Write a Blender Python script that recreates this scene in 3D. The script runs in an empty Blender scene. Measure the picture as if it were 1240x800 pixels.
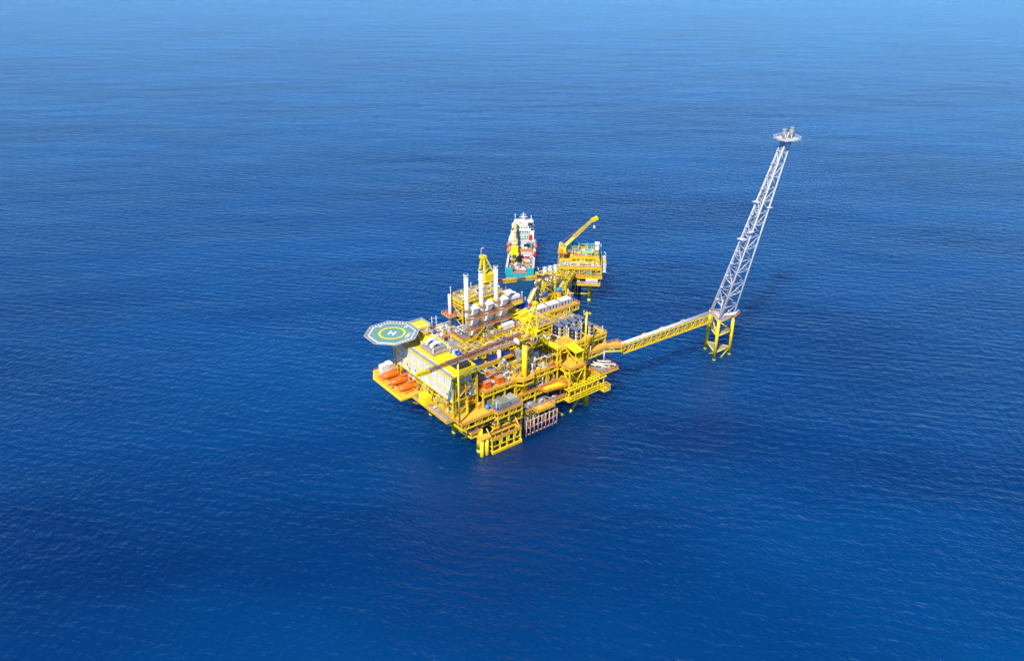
import bpy, math, random
from mathutils import Vector, Matrix
R = math.radians
rnd = random.Random(7)
scn = bpy.context.scene
COL = scn.collection

# ------------------------------------------------------------------ camera
CAM_H, PITCH, FPX = 215.0, R(26.5), 1000.0
cam_d = bpy.data.cameras.new('camera')
cam = bpy.data.objects.new('camera', cam_d)
COL.objects.link(cam)
cam.location = (0, 0, CAM_H)
cam.rotation_euler = (R(90) - PITCH, 0, 0)
cam_d.sensor_width = 36.0
cam_d.lens = 36.0 * FPX / 1240.0
cam_d.clip_start = 1.0
cam_d.clip_end = 200000.0
scn.camera = cam

# ------------------------------------------------------------------ materials
def lin(c):
    c = c / 255.0
    return c / 12.92 if c <= 0.04045 else ((c + 0.055) / 1.055) ** 2.4

MATS = {}
def paint(name, col, rough=0.5, var=0.12, rust=0.0, metal=0.0, scale=0.35, rustcol=(0.16, 0.06, 0.025)):
    m = bpy.data.materials.new(name)
    m.use_nodes = True
    nt = m.node_tree
    b = nt.nodes['Principled BSDF']
    b.inputs['Roughness'].default_value = rough
    b.inputs['Metallic'].default_value = metal
    tc = nt.nodes.new('ShaderNodeTexCoord')
    n = nt.nodes.new('ShaderNodeTexNoise')
    n.inputs['Scale'].default_value = scale
    n.inputs['Detail'].default_value = 5
    nt.links.new(tc.outputs['Object'], n.inputs['Vector'])
    cr = nt.nodes.new('ShaderNodeValToRGB')
    cr.color_ramp.elements[0].position = 0.3
    cr.color_ramp.elements[1].position = 0.7
    cr.color_ramp.elements[0].color = tuple(c * (1 - var) for c in col) + (1,)
    cr.color_ramp.elements[1].color = tuple(min(1, c * (1 + var * 0.6)) for c in col) + (1,)
    nt.links.new(n.outputs['Fac'], cr.inputs['Fac'])
    out = cr.outputs['Color']
    if rust > 0:
        n2 = nt.nodes.new('ShaderNodeTexNoise')
        n2.inputs['Scale'].default_value = 0.9
        n2.inputs['Detail'].default_value = 8
        n2.inputs['Roughness'].default_value = 0.7
        nt.links.new(tc.outputs['Object'], n2.inputs['Vector'])
        r2 = nt.nodes.new('ShaderNodeValToRGB')
        r2.color_ramp.elements[0].position = 0.62 - rust * 0.3
        r2.color_ramp.elements[1].position = 0.74 - rust * 0.2
        r2.color_ramp.elements[0].color = (0, 0, 0, 1)
        r2.color_ramp.elements[1].color = (0.75, 0.75, 0.75, 1)
        nt.links.new(n2.outputs['Fac'], r2.inputs['Fac'])
        mx = nt.nodes.new('ShaderNodeMixRGB')
        mx.inputs['Color2'].default_value = rustcol + (1,)
        nt.links.new(r2.outputs['Color'], mx.inputs['Fac'])
        nt.links.new(out, mx.inputs['Color1'])
        out = mx.outputs['Color']
    nt.links.new(out, b.inputs['Base Color'])
    MATS[name] = m
    return m

paint('yellow', (0.88, 0.62, 0.012), 0.5, 0.16, 0.24, rustcol=(0.34, 0.15, 0.03))
paint('yellow_clean', (0.92, 0.69, 0.010), 0.45, 0.10, 0.10, rustcol=(0.45, 0.24, 0.03))
paint('ochre', (0.74, 0.45, 0.05), 0.65, 0.25, 0.28, rustcol=(0.28, 0.13, 0.05))
paint('olive', (0.60, 0.43, 0.04), 0.6, 0.2, 0.1)
paint('orange', (0.74, 0.22, 0.05), 0.5, 0.15, 0.1)
paint('brown', (0.46, 0.14, 0.07), 0.55, 0.2, 0.15)
paint('maroon', (0.13, 0.035, 0.035), 0.55, 0.2)
paint('lifeboat', (0.86, 0.16, 0.01), 0.35, 0.08)
paint('white', (0.86, 0.85, 0.82), 0.45, 0.06, 0.03)
paint('panel', (0.74, 0.72, 0.66), 0.5, 0.10, 0.10, rustcol=(0.45, 0.36, 0.2))
paint('pale', (0.60, 0.60, 0.58), 0.5, 0.12, 0.06)
paint('galv', (0.56, 0.57, 0.59), 0.4, 0.08, 0.0, 0.0)
paint('grey', (0.30, 0.30, 0.29), 0.55, 0.2, 0.08)
paint('deckgrey', (0.22, 0.22, 0.21), 0.7, 0.25, 0.1)
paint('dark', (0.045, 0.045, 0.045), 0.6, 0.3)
paint('greygreen', (0.22, 0.25, 0.20), 0.5, 0.12, 0.05)
paint('blue', (0.015, 0.07, 0.42), 0.4, 0.1)
paint('navy', (0.014, 0.026, 0.085), 0.45, 0.2)
paint('skyblue', (0.05, 0.28, 0.62), 0.4, 0.1)
paint('teal', (0.03, 0.40, 0.42), 0.4, 0.12, 0.03)
paint('seagreen', (0.03, 0.38, 0.33), 0.45, 0.1)
paint('heligreen', (0.15, 0.32, 0.26), 0.75, 0.14, 0.06, scale=0.25, rustcol=(0.10, 0.16, 0.13))
paint('salmon', (0.66, 0.16, 0.10), 0.45, 0.15)
paint('red', (0.55, 0.03, 0.02), 0.45, 0.1)
paint('tan', (0.42, 0.31, 0.20), 0.65, 0.15, 0.1)
paint('woodbrown', (0.22, 0.15, 0.11), 0.8, 0.35, 0.2)
paint('cream', (0.72, 0.70, 0.58), 0.5, 0.1, 0.04)
paint('glass', (0.02, 0.03, 0.04), 0.12, 0.1)
paint('netting', (0.26, 0.27, 0.29), 0.7, 0.15)
paint('slate', (0.10, 0.12, 0.17), 0.35, 0.25)
paint('wetyellow', (0.48, 0.50, 0.03), 0.5, 0.2, 0.12, rustcol=(0.05, 0.07, 0.02))

def striped(name, c1, c2, axis, period):
    m = bpy.data.materials.new(name); m.use_nodes = True
    nt = m.node_tree; b = nt.nodes['Principled BSDF']
    b.inputs['Roughness'].default_value = 0.5
    tc = nt.nodes.new('ShaderNodeTexCoord'); sp = nt.nodes.new('ShaderNodeSeparateXYZ')
    nt.links.new(tc.outputs['Object'], sp.inputs[0])
    d = nt.nodes.new('ShaderNodeMath'); d.operation = 'DIVIDE'; d.inputs[1].default_value = period
    nt.links.new(sp.outputs[axis], d.inputs[0])
    f = nt.nodes.new('ShaderNodeMath'); f.operation = 'FRACT'; nt.links.new(d.outputs[0], f.inputs[0])
    g = nt.nodes.new('ShaderNodeMath'); g.operation = 'GREATER_THAN'; g.inputs[1].default_value = 0.5
    nt.links.new(f.outputs[0], g.inputs[0])
    mx = nt.nodes.new('ShaderNodeMixRGB'); mx.inputs[1].default_value = c1 + (1,); mx.inputs[2].default_value = c2 + (1,)
    nt.links.new(g.outputs[0], mx.inputs[0]); nt.links.new(mx.outputs[0], b.inputs['Base Color'])
    MATS[name] = m
striped('stripe_vertical', (0.62, 0.60, 0.57), (0.42, 0.04, 0.04), 'Z', 1.2)
striped('stripe_along', (0.62, 0.60, 0.57), (0.42, 0.04, 0.04), 'X', 1.2)
striped('planked', (0.78, 0.50, 0.06), (0.70, 0.40, 0.05), 'Y', 1.5)
striped('louvred', (0.62, 0.62, 0.60), (0.10, 0.10, 0.11), 'X', 0.9)

# ------------------------------------------------------------------ mesh builder
class MB:
    def __init__(s):
        s.v = []; s.f = []; s.m = []; s.sm = []
    def add(s, vs, fs, mat, smooth=False):
        k = len(s.v)
        s.v.extend([Vector(p) for p in vs])
        for f in fs:
            s.f.append([i + k for i in f]); s.m.append(mat); s.sm.append(smooth)
        return s
    def box(s, a, b, mat):
        x0, x1 = sorted((a[0], b[0])); y0, y1 = sorted((a[1], b[1])); z0, z1 = sorted((a[2], b[2]))
        return s.add([(x0,y0,z0),(x1,y0,z0),(x1,y1,z0),(x0,y1,z0),(x0,y0,z1),(x1,y0,z1),(x1,y1,z1),(x0,y1,z1)],
              [(3,2,1,0),(4,5,6,7),(0,1,5,4),(1,2,6,5),(2,3,7,6),(3,0,4,7)], mat)
    def prism(s, poly, z0, z1, mat, side=None):
        n = len(poly)
        vs = [(p[0],p[1],z0) for p in poly] + [(p[0],p[1],z1) for p in poly]
        k = len(s.v)
        s.add(vs, [tuple(range(n, 2*n))], mat)
        s.v = s.v[:k+2*n]
        sd = side or mat
        for f in [tuple(reversed(range(n)))] + [(i, (i+1) % n, n + (i+1) % n, n + i) for i in range(n)]:
            s.f.append([j + k for j in f]); s.m.append(sd); s.sm.append(False)
        return s
    def hexa(s, lo, hi, mat):   # two quads (4 points each), bottom and top
        return s.add(list(lo)+list(hi), [(3,2,1,0),(4,5,6,7),(0,1,5,4),(1,2,6,5),(2,3,7,6),(3,0,4,7)], mat)
    def frame(s, d):
        d = d.normalized()
        up = Vector((0,0,1)) if abs(d.z) < 0.95 else Vector((1,0,0))
        a = d.cross(up).normalized(); b = a.cross(d).normalized()
        return a, b
    def bar(s, p, q, w, mat, h=None):
        p = Vector(p); q = Vector(q); h = h or w
        if (q-p).length < 1e-6: return s
        a, b = s.frame(q-p); a = a*w/2; b = b*h/2
        return s.add([p-a-b,p+a-b,p+a+b,p-a+b,q-a-b,q+a-b,q+a+b,q-a+b],
              [(3,2,1,0),(4,5,6,7),(0,1,5,4),(1,2,6,5),(2,3,7,6),(3,0,4,7)], mat)
    def rings(s, pts, rad, mat, n=10, cap=True):
        pts = [Vector(p) for p in pts]
        vs = []; fs = []
        for i, p in enumerate(pts):
            if i == 0: d = pts[1]-p
            elif i == len(pts)-1: d = p-pts[i-1]
            else: d = (pts[i+1]-p).normalized() + (p-pts[i-1]).normalized()
            if d.length < 1e-6: d = Vector((0,0,1))
            if i == 0: a, b = s.frame(d); prev = a
            else:
                d = d.normalized(); a = (prev - d*prev.dot(d))
                a = a.normalized() if a.length > 1e-4 else s.frame(d)[0]
                b = a.cross(d).normalized(); prev = a
            for k in range(n):
                t = 2*math.pi*k/n
                vs.append(p + (a*math.cos(t) + b*math.sin(t))*rad[i])
        for i in range(len(pts)-1):
            for k in range(n):
                fs.append((i*n+k, (i+1)*n+k, (i+1)*n+(k+1)%n, i*n+(k+1)%n))
        s.add(vs, fs, mat, True)
        if cap:
            k0 = len(s.v)-len(vs)
            for idx, rev in ((list(range(n)), False), ([(len(pts)-1)*n+k for k in range(n)], True)):
                f = [k0+j for j in idx]
                s.f.append(f[::-1] if rev else f); s.m.append(mat); s.sm.append(False)
        return s
    def cyl(s, p, q, r, mat, r2=None, n=12):
        return s.rings([p, q], [r, r if r2 is None else r2], mat, n)
    def tube(s, pts, r, mat, n=7):
        return s.rings(pts, [r]*len(pts), mat, n)
    def capsule(s, p, q, r, mat, n=14, k=0.6):
        p = Vector(p); q = Vector(q); d = (q-p).normalized()
        pts = []; rad = []
        for t in (90, 65, 40, 20, 0):
            pts.append(p - d*r*k*math.sin(R(t))); rad.append(max(0.02, r*math.cos(R(t))))
        for t in (0, 20, 40, 65, 90):
            pts.append(q + d*r*k*math.sin(R(t))); rad.append(max(0.02, r*math.cos(R(t))))
        return s.rings(pts, rad, mat, n)
    def ball(s, c, r, mat, n=12):
        c = Vector(c)
        ts = [-88, -60, -35, -12, 12, 35, 60, 88]
        return s.rings([c + Vector((0,0,r*math.sin(R(t)))) for t in ts], [r*math.cos(R(t)) for t in ts], mat, n)
    def ring(s, c, r0, r1, z, mat, n=48):
        vs = []
        for k in range(n):
            t = 2*math.pi*k/n
            vs += [(c[0]+r0*math.cos(t), c[1]+r0*math.sin(t), z), (c[0]+r1*math.cos(t), c[1]+r1*math.sin(t), z)]
        return s.add(vs, [(2*k, 2*k+1, (2*k+3) % (2*n), (2*k+2) % (2*n)) for k in range(n)], mat)
    def build(s, name, parent=None, label=None, kind=None):
        me = bpy.data.meshes.new(name)
        root = parent
        while root is not None and root.parent is not None: root = root.parent
        off = ORG[root.name] if root is not None else Vector((0,0,0))
        me.from_pydata([tuple(p-off) for p in s.v], [], s.f)
        names = []
        for x in s.m:
            if x not in names: names.append(x)
        for x in names: me.materials.append(MATS[x])
        idx = {x: i for i, x in enumerate(names)}
        for p, m, sm in zip(me.polygons, s.m, s.sm):
            p.material_index = idx[m]; p.use_smooth = sm
        me.update()
        o = bpy.data.objects.new(name, me)
        COL.objects.link(o)
        if parent is not None: o.parent = parent
        if label: o['label'] = label
        if kind: o['kind'] = kind
        return o

ORG = {}
class Frame:
    def __init__(s, origin, ang):
        s.o = Vector(origin); s.ang = ang
        s.M = Matrix.Rotation(ang, 4, 'Z')
    def world(s, p): return s.o + (s.M @ Vector(p))
    def thing(s, name, label, cat, base, group=None):
        o = bpy.data.objects.new(name, None)
        o.empty_display_size = 0.5
        COL.objects.link(o)
        o.location = s.world(base); o.rotation_euler = (0, 0, s.ang)
        o['label'] = label; o['category'] = cat; o['kind'] = 'thing'
        if group: o['group'] = group
        ORG[o.name] = Vector(base)
        return o
F = Frame((-21.416, 301.12, 0), R(38))          # production platform: x along the bridge side, y towards the helideck end
W = Frame((42.5, 482, 0), R(-5))                # wellhead platform
S = Frame((5.0, 505.5, 0), math.atan2(92, 5.2) - R(90))   # supply vessel: y forward

def copy_thing(o, loc, label):
    c = o.copy(); COL.objects.link(c); c.location = loc; c['label'] = label
    ORG[c.name] = ORG[o.name]
    for ch in list(o.children):
        d = ch.copy(); COL.objects.link(d); d.parent = c
        for g in list(ch.children):
            e = g.copy(); COL.objects.link(e); e.parent = d
    return c

# ------------------------------------------------------------------ shared builders
def ccw(poly):
    a = sum(poly[i][0]*poly[(i+1) % len(poly)][1]-poly[(i+1) % len(poly)][0]*poly[i][1] for i in range(len(poly)))
    return poly if a > 0 else poly[::-1]
def inset(poly, d):
    n = len(poly); out = []
    for i in range(n):
        p0 = Vector(poly[i-1]); p1 = Vector(poly[i]); p2 = Vector(poly[(i+1) % n])
        e1 = (p1-p0).normalized(); e2 = (p2-p1).normalized()
        n1 = Vector((-e1.y, e1.x)); n2 = Vector((-e2.y, e2.x))
        k = 1 + n1.dot(n2)
        out.append(tuple(p1 + (n1+n2)*d/max(k, 0.3)))
    return out
def railing(poly, z, mat, post, closed=True, h=1.15, w=0.11):
    m = MB(); n = len(poly)
    for i in range(n if closed else n-1):
        a = Vector((*poly[i], z)); b = Vector((*poly[(i+1) % n], z)); L = (b-a).length
        for hh in (h, h*0.55): m.bar(a+Vector((0,0,hh)), b+Vector((0,0,hh)), w, mat)
        k = max(1, int(L/2.2))
        for j in range(k): m.bar(a.lerp(b, j/k), a.lerp(b, j/k)+Vector((0,0,h)), w, post)
    return m
def deck(name, parent, poly, z, top='ochre', edge='orange', side='yellow', t=0.5, gird=2.6, rail='orange', post='yellow', band=0.55, step=3.0, label=None):
    poly = ccw(poly)
    d = MB().prism(poly, z-t, z, top, side).build(name, parent, label)
    if edge:
        ins = inset(poly, band); m = MB(); n = len(poly)
        for i in range(n):
            j = (i+1) % n
            m.add([(*poly[i], z+.03), (*poly[j], z+.03), (*ins[j], z+.03), (*ins[i], z+.03)], [(0,1,2,3)], edge)
            m.add([(*poly[i], z+.03), (*poly[j], z+.03), (*poly[j], z+.003), (*poly[i], z+.003)], [(3,2,1,0)], edge)
        m.build('edge_band', d)
    if rail: railing(inset(poly, 0.15), z+.03, rail, post).build('railing', d)
    if gird:
        q = inset(poly, 0.35); n = len(q); m = MB()
        for i in range(n):
            a = Vector((*q[i], z-gird)); b = Vector((*q[(i+1) % n], z-gird)); L = (b-a).length
            m.bar(a, b, 0.5, side, 0.6)
            k = max(1, int(L/step))
            for j in range(k):
                p = a.lerp(b, j/k); m.bar(p, p+Vector((0,0,gird-t)), 0.4, side)
                if j % 2 == 0 and k > 1: m.bar(p, a.lerp(b, (j+1)/k)+Vector((0,0,gird-t)), 0.25, side)
        m.build('girder', d)
    return d
def column(parent, u, v, z0, z1, w=0.7, mat='yellow', rnd_=False):
    m = MB()
    if rnd_: m.cyl((u,v,z0),(u,v,z1), w, mat, n=14)
    else:
        m.box((u-w/2,v-w/2,z0),(u+w/2,v+w/2,z1), mat)
    return m.build('column', parent)
def brace(parent, p, q, w=0.4, mat='yellow'):
    return MB().cyl(p, q, w/2, mat, n=8).build('brace', parent)
def stair(parent, p, q, w=1.3, mat='yellow', tread='brown'):
    p = Vector(p); q = Vector(q); d = q-p
    a = Vector((-d.y, d.x, 0)).normalized()*w/2
    m = MB()
    for s in (-1, 1):
        m.bar(p+a*s, q+a*s, 0.14, mat, 0.45)
        m.bar(p+a*s+Vector((0,0,1.1)), q+a*s+Vector((0,0,1.1)), 0.12, tread)
        for k in range(5):
            t = k/4; m.bar(p.lerp(q,t)+a*s, p.lerp(q,t)+a*s+Vector((0,0,1.1)), 0.1, mat)
    n = max(3, int(abs(d.z)/0.3))
    for k in range(n):
        c = p.lerp(q, (k+.5)/n); m.bar(c-a, c+a, 0.3, tread, 0.06)
    return m.build('stair', parent)
def lattice(p, q, w, h, n, chord, lace, mat, lmat=None, taper=1.0):
    """square box girder from p to q"""
    m = MB(); p = Vector(p); q = Vector(q); a, b = m.frame(q-p); lm = lmat or mat
    def c(t, k):
        s = 1+(taper-1)*t
        sx, sy = ((-1,-1),(1,-1),(1,1),(-1,1))[k]
        return p.lerp(q, t) + a*w/2*sx*s + b*h/2*sy*s
    for k in range(4):
        m.bar(c(0,k), c(1,k), chord, mat)
        for i in range(n):
            t0, t1 = i/n, (i+1)/n
            m.bar(c(t0,k), c(t0,(k+1)%4), lace, lm)
            if i % 2: m.bar(c(t0,k), c(t1,(k+1)%4), lace, lm)
            else: m.bar(c(t0,(k+1)%4), c(t1,k), lace, lm)
        m.bar(c(1,k), c(1,(k+1)%4), lace, lm)
    return m

SEA_H = (1.4, 0.28, 0.24); SEA_SLOPE = 0.038
SEA_C0 = (0.0002, 0.022, 0.103); SEA_C1 = (0.0003, 0.054, 0.190)
SKY_DUST, SKY_S, SUN_S, EXPO = 0.0, 0.135, 5.0, 0.3
# ================================================================== PRODUCTION PLATFORM
P = F.thing('production_platform', 'large yellow offshore production platform with stacked decks on jacket legs', 'oil platform', (40, 20, 0))
for u in (10.5, 43, 75):
    for v in (2.2, 22, 42):
        m = MB().cyl((u,v,1.6),(u,v,11.4),1.5,'yellow',n=18).cyl((u,v,-6),(u,v,1.6),1.5,'wetyellow',n=18)
        m.build('jacket_leg', P)
for a, b in (((50.5,2.2,9.6),(62.6,2.2,-3)), ((73.6,2.2,9.5),(62.6,2.2,-3)), ((12,2.2,8.5),(27,2.2,-3)), ((75,4,8),(75,22,-4)), ((75,40,8),(75,23,-4)), ((10.5,4,8),(10.5,20,-3))):
    A_ = Vector(a); B_ = Vector(b); c_ = A_.lerp(B_, (A_.z-1.4)/(A_.z-B_.z))
    MB().cyl(A_,c_,.62,'yellow',n=12).cyl(c_,B_,.62,'wetyellow',n=12).build('jacket_brace', P)
# dark risers and caissons below the decks
for u in (34.5,37.2,39.9,42.6,45.3,48): MB().cyl((u,-1.2,-4),(u,-1.2,11.4),.95,'dark',n=12).build('riser', P)  # row added behind the guard, dark in place of shade between its tubes
for u, v, r, mt in ((33.5,1.5,.8,'dark'),(52.3,.6,1.1,'grey'),(36,5,.9,'dark'),(40,5,.9,'maroon'),(44.6,5.4,.9,'dark'),(48,5,.9,'dark'),(20,5,.8,'dark'),(24,6,.8,'grey'),(57,12,.9,'dark'),(63,15,.9,'grey'),(28,12,.9,'dark')):
    MB().cyl((u,v,-4),(u,v,11.4),r,mt,n=12).build('riser', P)

cellar = deck('cellar_deck', P, [(5,.8),(9.5,.8),(10.5,5.5),(17.6,5.5),(17.6,.6),(79,.6),(79,44),(4.5,44),(4.5,8)], 12, 'deckgrey','orange','yellow', gird=2.4, rail='brown', post='white')
MB().box((39,-4.2,12.05),(49.5,.5,12.5),'ochre').build('guard_platform', cellar)
railing([(39,.4),(39,-4.1),(49.4,-4.1),(49.4,.4)], 12.5, 'orange','orange', False).build('railing', cellar)
# mezzanine deck (living quarters base, machinery bay, lower process floor)
mez = deck('mezzanine_deck', P, [(.6,1.3),(18.4,1.3),(18.4,-.9),(33,-.9),(33,5),(58,5),(58,2),(79,2),(79,46),(.6,46)], 18, 'olive','orange','yellow', gird=3.0, rail='orange', post='yellow')
MB().box((1.3,2,18.02),(17.8,8,18.06),'planked').build('plating', mez)
MB().box((19.1,-.2,18.02),(32.3,9,18.06),'deckgrey').build('plating', mez)
# seaward walkway beside the quarters
walk = deck('walkway', P, [(-3.6,7),(.55,7),(.55,36),(-3.6,36)], 18, 'deckgrey','orange','yellow', gird=0, rail='yellow', post='yellow')
MB().box((-3.0,8.4,18.04),(-1.0,23,18.4),'grey').build('cable_tray', walk)
m = MB(); m.hexa([(-3.5,24.5,18),(.4,24.5,18),(.4,30,18),(-3.5,30,18)], [(-3.1,25,22),(.3,25,22.6),(.3,30,22.6),(-3.1,30,22)], 'yellow_clean')
m.build('stair_hood', walk)
for i in range(5):
    v = 9+6*i; MB().bar((-3.2,v,17.4),(.6,v,14.2),.35,'yellow').build('bracket', walk)
# lifeboat platform
lbp = deck('lifeboat_platform', P, [(-9,36.4),(.5,36.1),(.5,68),(-5.5,68),(-9,62)], 18, 'ochre','yellow_clean','yellow_clean', t=1.0, gird=0, rail=None)
railing([(-5.5,67.8),(.4,67.8)], 18, 'orange','orange', False).build('railing', lbp)
for v in (38,46,54,62):
    MB().bar((-7.5,v,17),(.8,v,11.5),.5,'yellow').build('bracket', lbp)
for v in (40.7,46.0,51.3,56.6):
    MB().box((-8.4,v-.25,18),(0,v+.25,18.35),'yellow').build('skid_rail', lbp)
# main deck
main = deck('main_deck', P, [(16.4,6.5),(34.5,6.5),(37,3.8),(43,3.8),(45.5,6),(60.3,6),(60.3,-1.4),(71,-1.4),(71,4.6),(90,4.6),(96.6,.6),(99.4,.6),(99.4,7),(93,8),(93,50),(16.4,46)], 26, 'ochre','orange','yellow', gird=2.4, rail='orange', post='yellow')
# upper deck left and right
up = deck('upper_deck', P, [(20,23.5),(52,22),(52,16.5),(60,16.5),(60,46),(20,46)], 35, 'grey','brown','yellow', gird=2.4, rail='brown', post='yellow')
rt = deck('storage_deck', P, [(60.2,8),(93,8),(93,36),(60.2,36)], 32, 'ochre','yellow','yellow', gird=2.2, rail='yellow', post='yellow')
m = MB(); m.box((57.6,4.4,34.9),(59.8,22,36.2),'yellow_clean'); m.bar((57.8,4.6,26),(57.8,4.6,34.9),.45,'yellow'); m.bar((59.6,4.6,26),(59.6,4.6,34.9),.45,'yellow'); m.bar((57.8,4.6,31),(59.6,4.6,34.4),.3,'yellow'); m.build('box_girder', rt)
pan = deck('panel_deck', P, [(73,36.5),(100.6,36.5),(100.6,46),(73,46)], 35.6, 'ochre','orange','yellow', gird=3.2, rail='orange', post='white', step=2.0)
fan = deck('fan_deck', P, [(17,20),(44,20),(44,30),(17,30)], 30.6, 'olive','brown','yellow', gird=0, rail='brown', post='yellow')
stk = deck('stack_deck', P, [(25.5,35.5),(34,34.5),(34,30),(54,30),(54,46),(25.5,46)], 38, 'deckgrey','brown','yellow', gird=1.6, rail='brown', post='yellow')
hood = deck('cooler_deck', P, [(54.3,24),(72.6,24),(72.6,47),(54.3,47)], 38, 'tan','yellow','yellow', gird=2, rail='brown', post='white')
for z in (43.3, 48.6):
    for k in range(1):
        deck('stack_walkway', P, [(26.2,32.4),(53,32.4),(53,33.7),(26.2,33.7)], z, 'brown','brown','yellow', t=.3, gird=0, rail='brown', post='brown', band=.2)
top = deck('module_deck', P, [(32.6,45.6),(57,45.6),(57,56),(32.6,56)], 51, 'tan','yellow','yellow', gird=2, rail='yellow', post='white')
top2 = deck('module_deck', P, [(57.2,42),(67,42),(67,56),(57.2,56)], 45, 'tan','orange','yellow_clean', t=1.8, gird=0, rail='brown', post='white')
for z in (43.3, 48):
    deck('module_floor', P, [(32.7,46.8),(57,46.8),(57,55.8),(32.7,55.8)], z, 'grey','brown','yellow', t=.4, gird=0, rail='yellow', post='yellow')
pipe_deck = deck('pipe_deck', P, [(79.2,-2.8),(91,-3.4),(91,9),(79.2,9)], 18, 'deckgrey','orange','yellow', t=1.0, gird=0, rail='orange', post='red')
rackdk = deck('rack_deck', P, [(83,46.2),(106,46.2),(106,60),(83,60)], 32, 'grey','yellow','yellow', gird=2.4, rail='yellow', post='yellow')
for z in (38, 44, 49.6):
    m = MB()
    for v in (50, 53.3, 56.6): m.bar((87.1,v,z),(102.9,v,z),.4,'yellow')
    for u in (87.4, 91, 95, 99, 102.6): m.bar((u,50.2,z),(u,56.4,z),.35,'yellow')
    for v in (50,): m.bar((87.1,v,z+1.1),(102.9,v,z+1.1),.16,'yellow')
    m.build('rack_frame', P)
# added filler boxes between decks; the dark ones stand in for interior shade
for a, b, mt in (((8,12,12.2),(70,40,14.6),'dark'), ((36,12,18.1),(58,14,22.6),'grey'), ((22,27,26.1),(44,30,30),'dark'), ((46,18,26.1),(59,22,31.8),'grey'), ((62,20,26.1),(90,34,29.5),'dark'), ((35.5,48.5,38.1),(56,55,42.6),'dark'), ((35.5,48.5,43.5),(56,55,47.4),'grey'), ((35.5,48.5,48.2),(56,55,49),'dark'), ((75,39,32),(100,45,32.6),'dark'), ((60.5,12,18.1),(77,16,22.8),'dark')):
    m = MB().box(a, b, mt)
    m.build('interior_filler', P)

# columns
cols = []
for u in (16.2, 22, 28.4, 34.3): cols.append((u, 7, 18, 25.4))
for u in (19, 25, 32.6): cols.append((u, -.4, 12, 17.4))
for u in (37, 45, 53, 61, 69, 78): cols.append((u, 2.6 if u > 58 else 5.4, 12, 17.4))
for u in (47, 53, 59.7): cols.append((u, 6.6, 18, 25.4))
for u in (46.6, 52.8, 59): cols.append((u, 16.8, 26, 34.4))
for u in (20.4, 28.3, 36.4, 44): cols.append((u, 23.8, 26, 34.4))
for u in (61, 68, 76, 84, 92.4): cols.append((u, 8.6, 26, 31.4))
for u in (61, 77, 92.4): cols.append((u, 35, 26, 31.4))
for u in (26.2, 33.8, 53): cols.append((u, 36, 35, 37.4))
for u in (33.2, 40.5, 48.5, 56.4):
    cols.append((u, 46.2, 38, 50.4)); cols.append((u, 55.4, 38, 50.4))
for u in (74, 83, 92): cols.append((u, 37.2, 26, 35.4))
for u in (70.3, 79.5): cols.append((u, 7, 18, 25.4))
for u in (.9, 8.6, 17.4): cols.append((u, 8.3, 18, 26)); cols.append((u, 30, 18, 26)); cols.append((u, 52, 18, 26))
for u, v in ((87.4,50),(95,50),(102.6,50),(87.4,56.6),(95,56.6),(102.6,56.6)): cols.append((u, v, 32, 50))
for u, v in ((84,47),(105,47),(84,59),(105,59)): cols.append((u, v, 12, 31.4))
for u, v, a, b in cols: column(P, u, v, a, b, .62)
column(P, 31.2, 54, 35, 53.4, .85, 'pale', True)
column(P, 36.2, 21.2, 18, 35, .9, 'galv', True)
# quarters corner mast that carries the stowed crane boom
column(P, .9, 3.4, 18, 48.6, .42, 'yellow_clean', True)
for z0, z1, a, b in ((26,35,20.4,28.3),(26,35,28.3,36.4),(26,35,36.4,44)):
    mid = (a+b)/2
    brace(P, (a,23.8,31.2),(mid,23.8,34.4),.35); brace(P, (b,23.8,31.2),(mid,23.8,34.4),.35)
for u in (33.2, 40.5, 48.5):
    for z in (38.4, 43.6): brace(P, (u,46.1,z),(u+7.5,46.1,z+4.4),.35)
for z in (38.4, 43.6): brace(P, (33,46.5,z),(33,55,z+4.4),.35); brace(P, (33,55,z),(33,46.5,z+4.4),.35)
deck('side_platform', P, [(28,50),(33,50),(33,57),(28,57)], 43.3, 'brown','orange','yellow', t=.3, gird=0, rail='orange', post='white', band=.3)
deck('side_platform', P, [(22,46),(33,46),(33,58),(22,58)], 36, 'tan','orange','yellow', t=.5, gird=1.5, rail='brown', post='white')
for (a, b) in (((87.4,50,32),(95,50,38)),((95,50,38),(102.6,50,32)),((87.4,50,44),(95,50,38)),((95,50,38),(102.6,50,44)),((87.4,50,44),(95,50,50)),((95,50,50),(102.6,50,44)),((87.4,50,38),(87.4,56.6,44)),((87.4,56.6,44),(87.4,50,50)),((87.4,50,32),(87.4,56.6,38))):
    brace(P, a, b, .4)
# braced landing on the main deck corner
for u, v in ((60.8,-1),(70.5,-1)): column(P, u, v, 12, 25.4, .7)
for a, b in (((60.8,-1,25),(65.6,-1,18.6)),((70.5,-1,25),(65.6,-1,18.6)),((60.8,-1,18.6),(60.8,5,25)),((70.5,-1,18.6),(70.5,5,25)),((60.8,5,18.6),(60.8,-1,25))): brace(P, a, b, .5)
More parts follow.
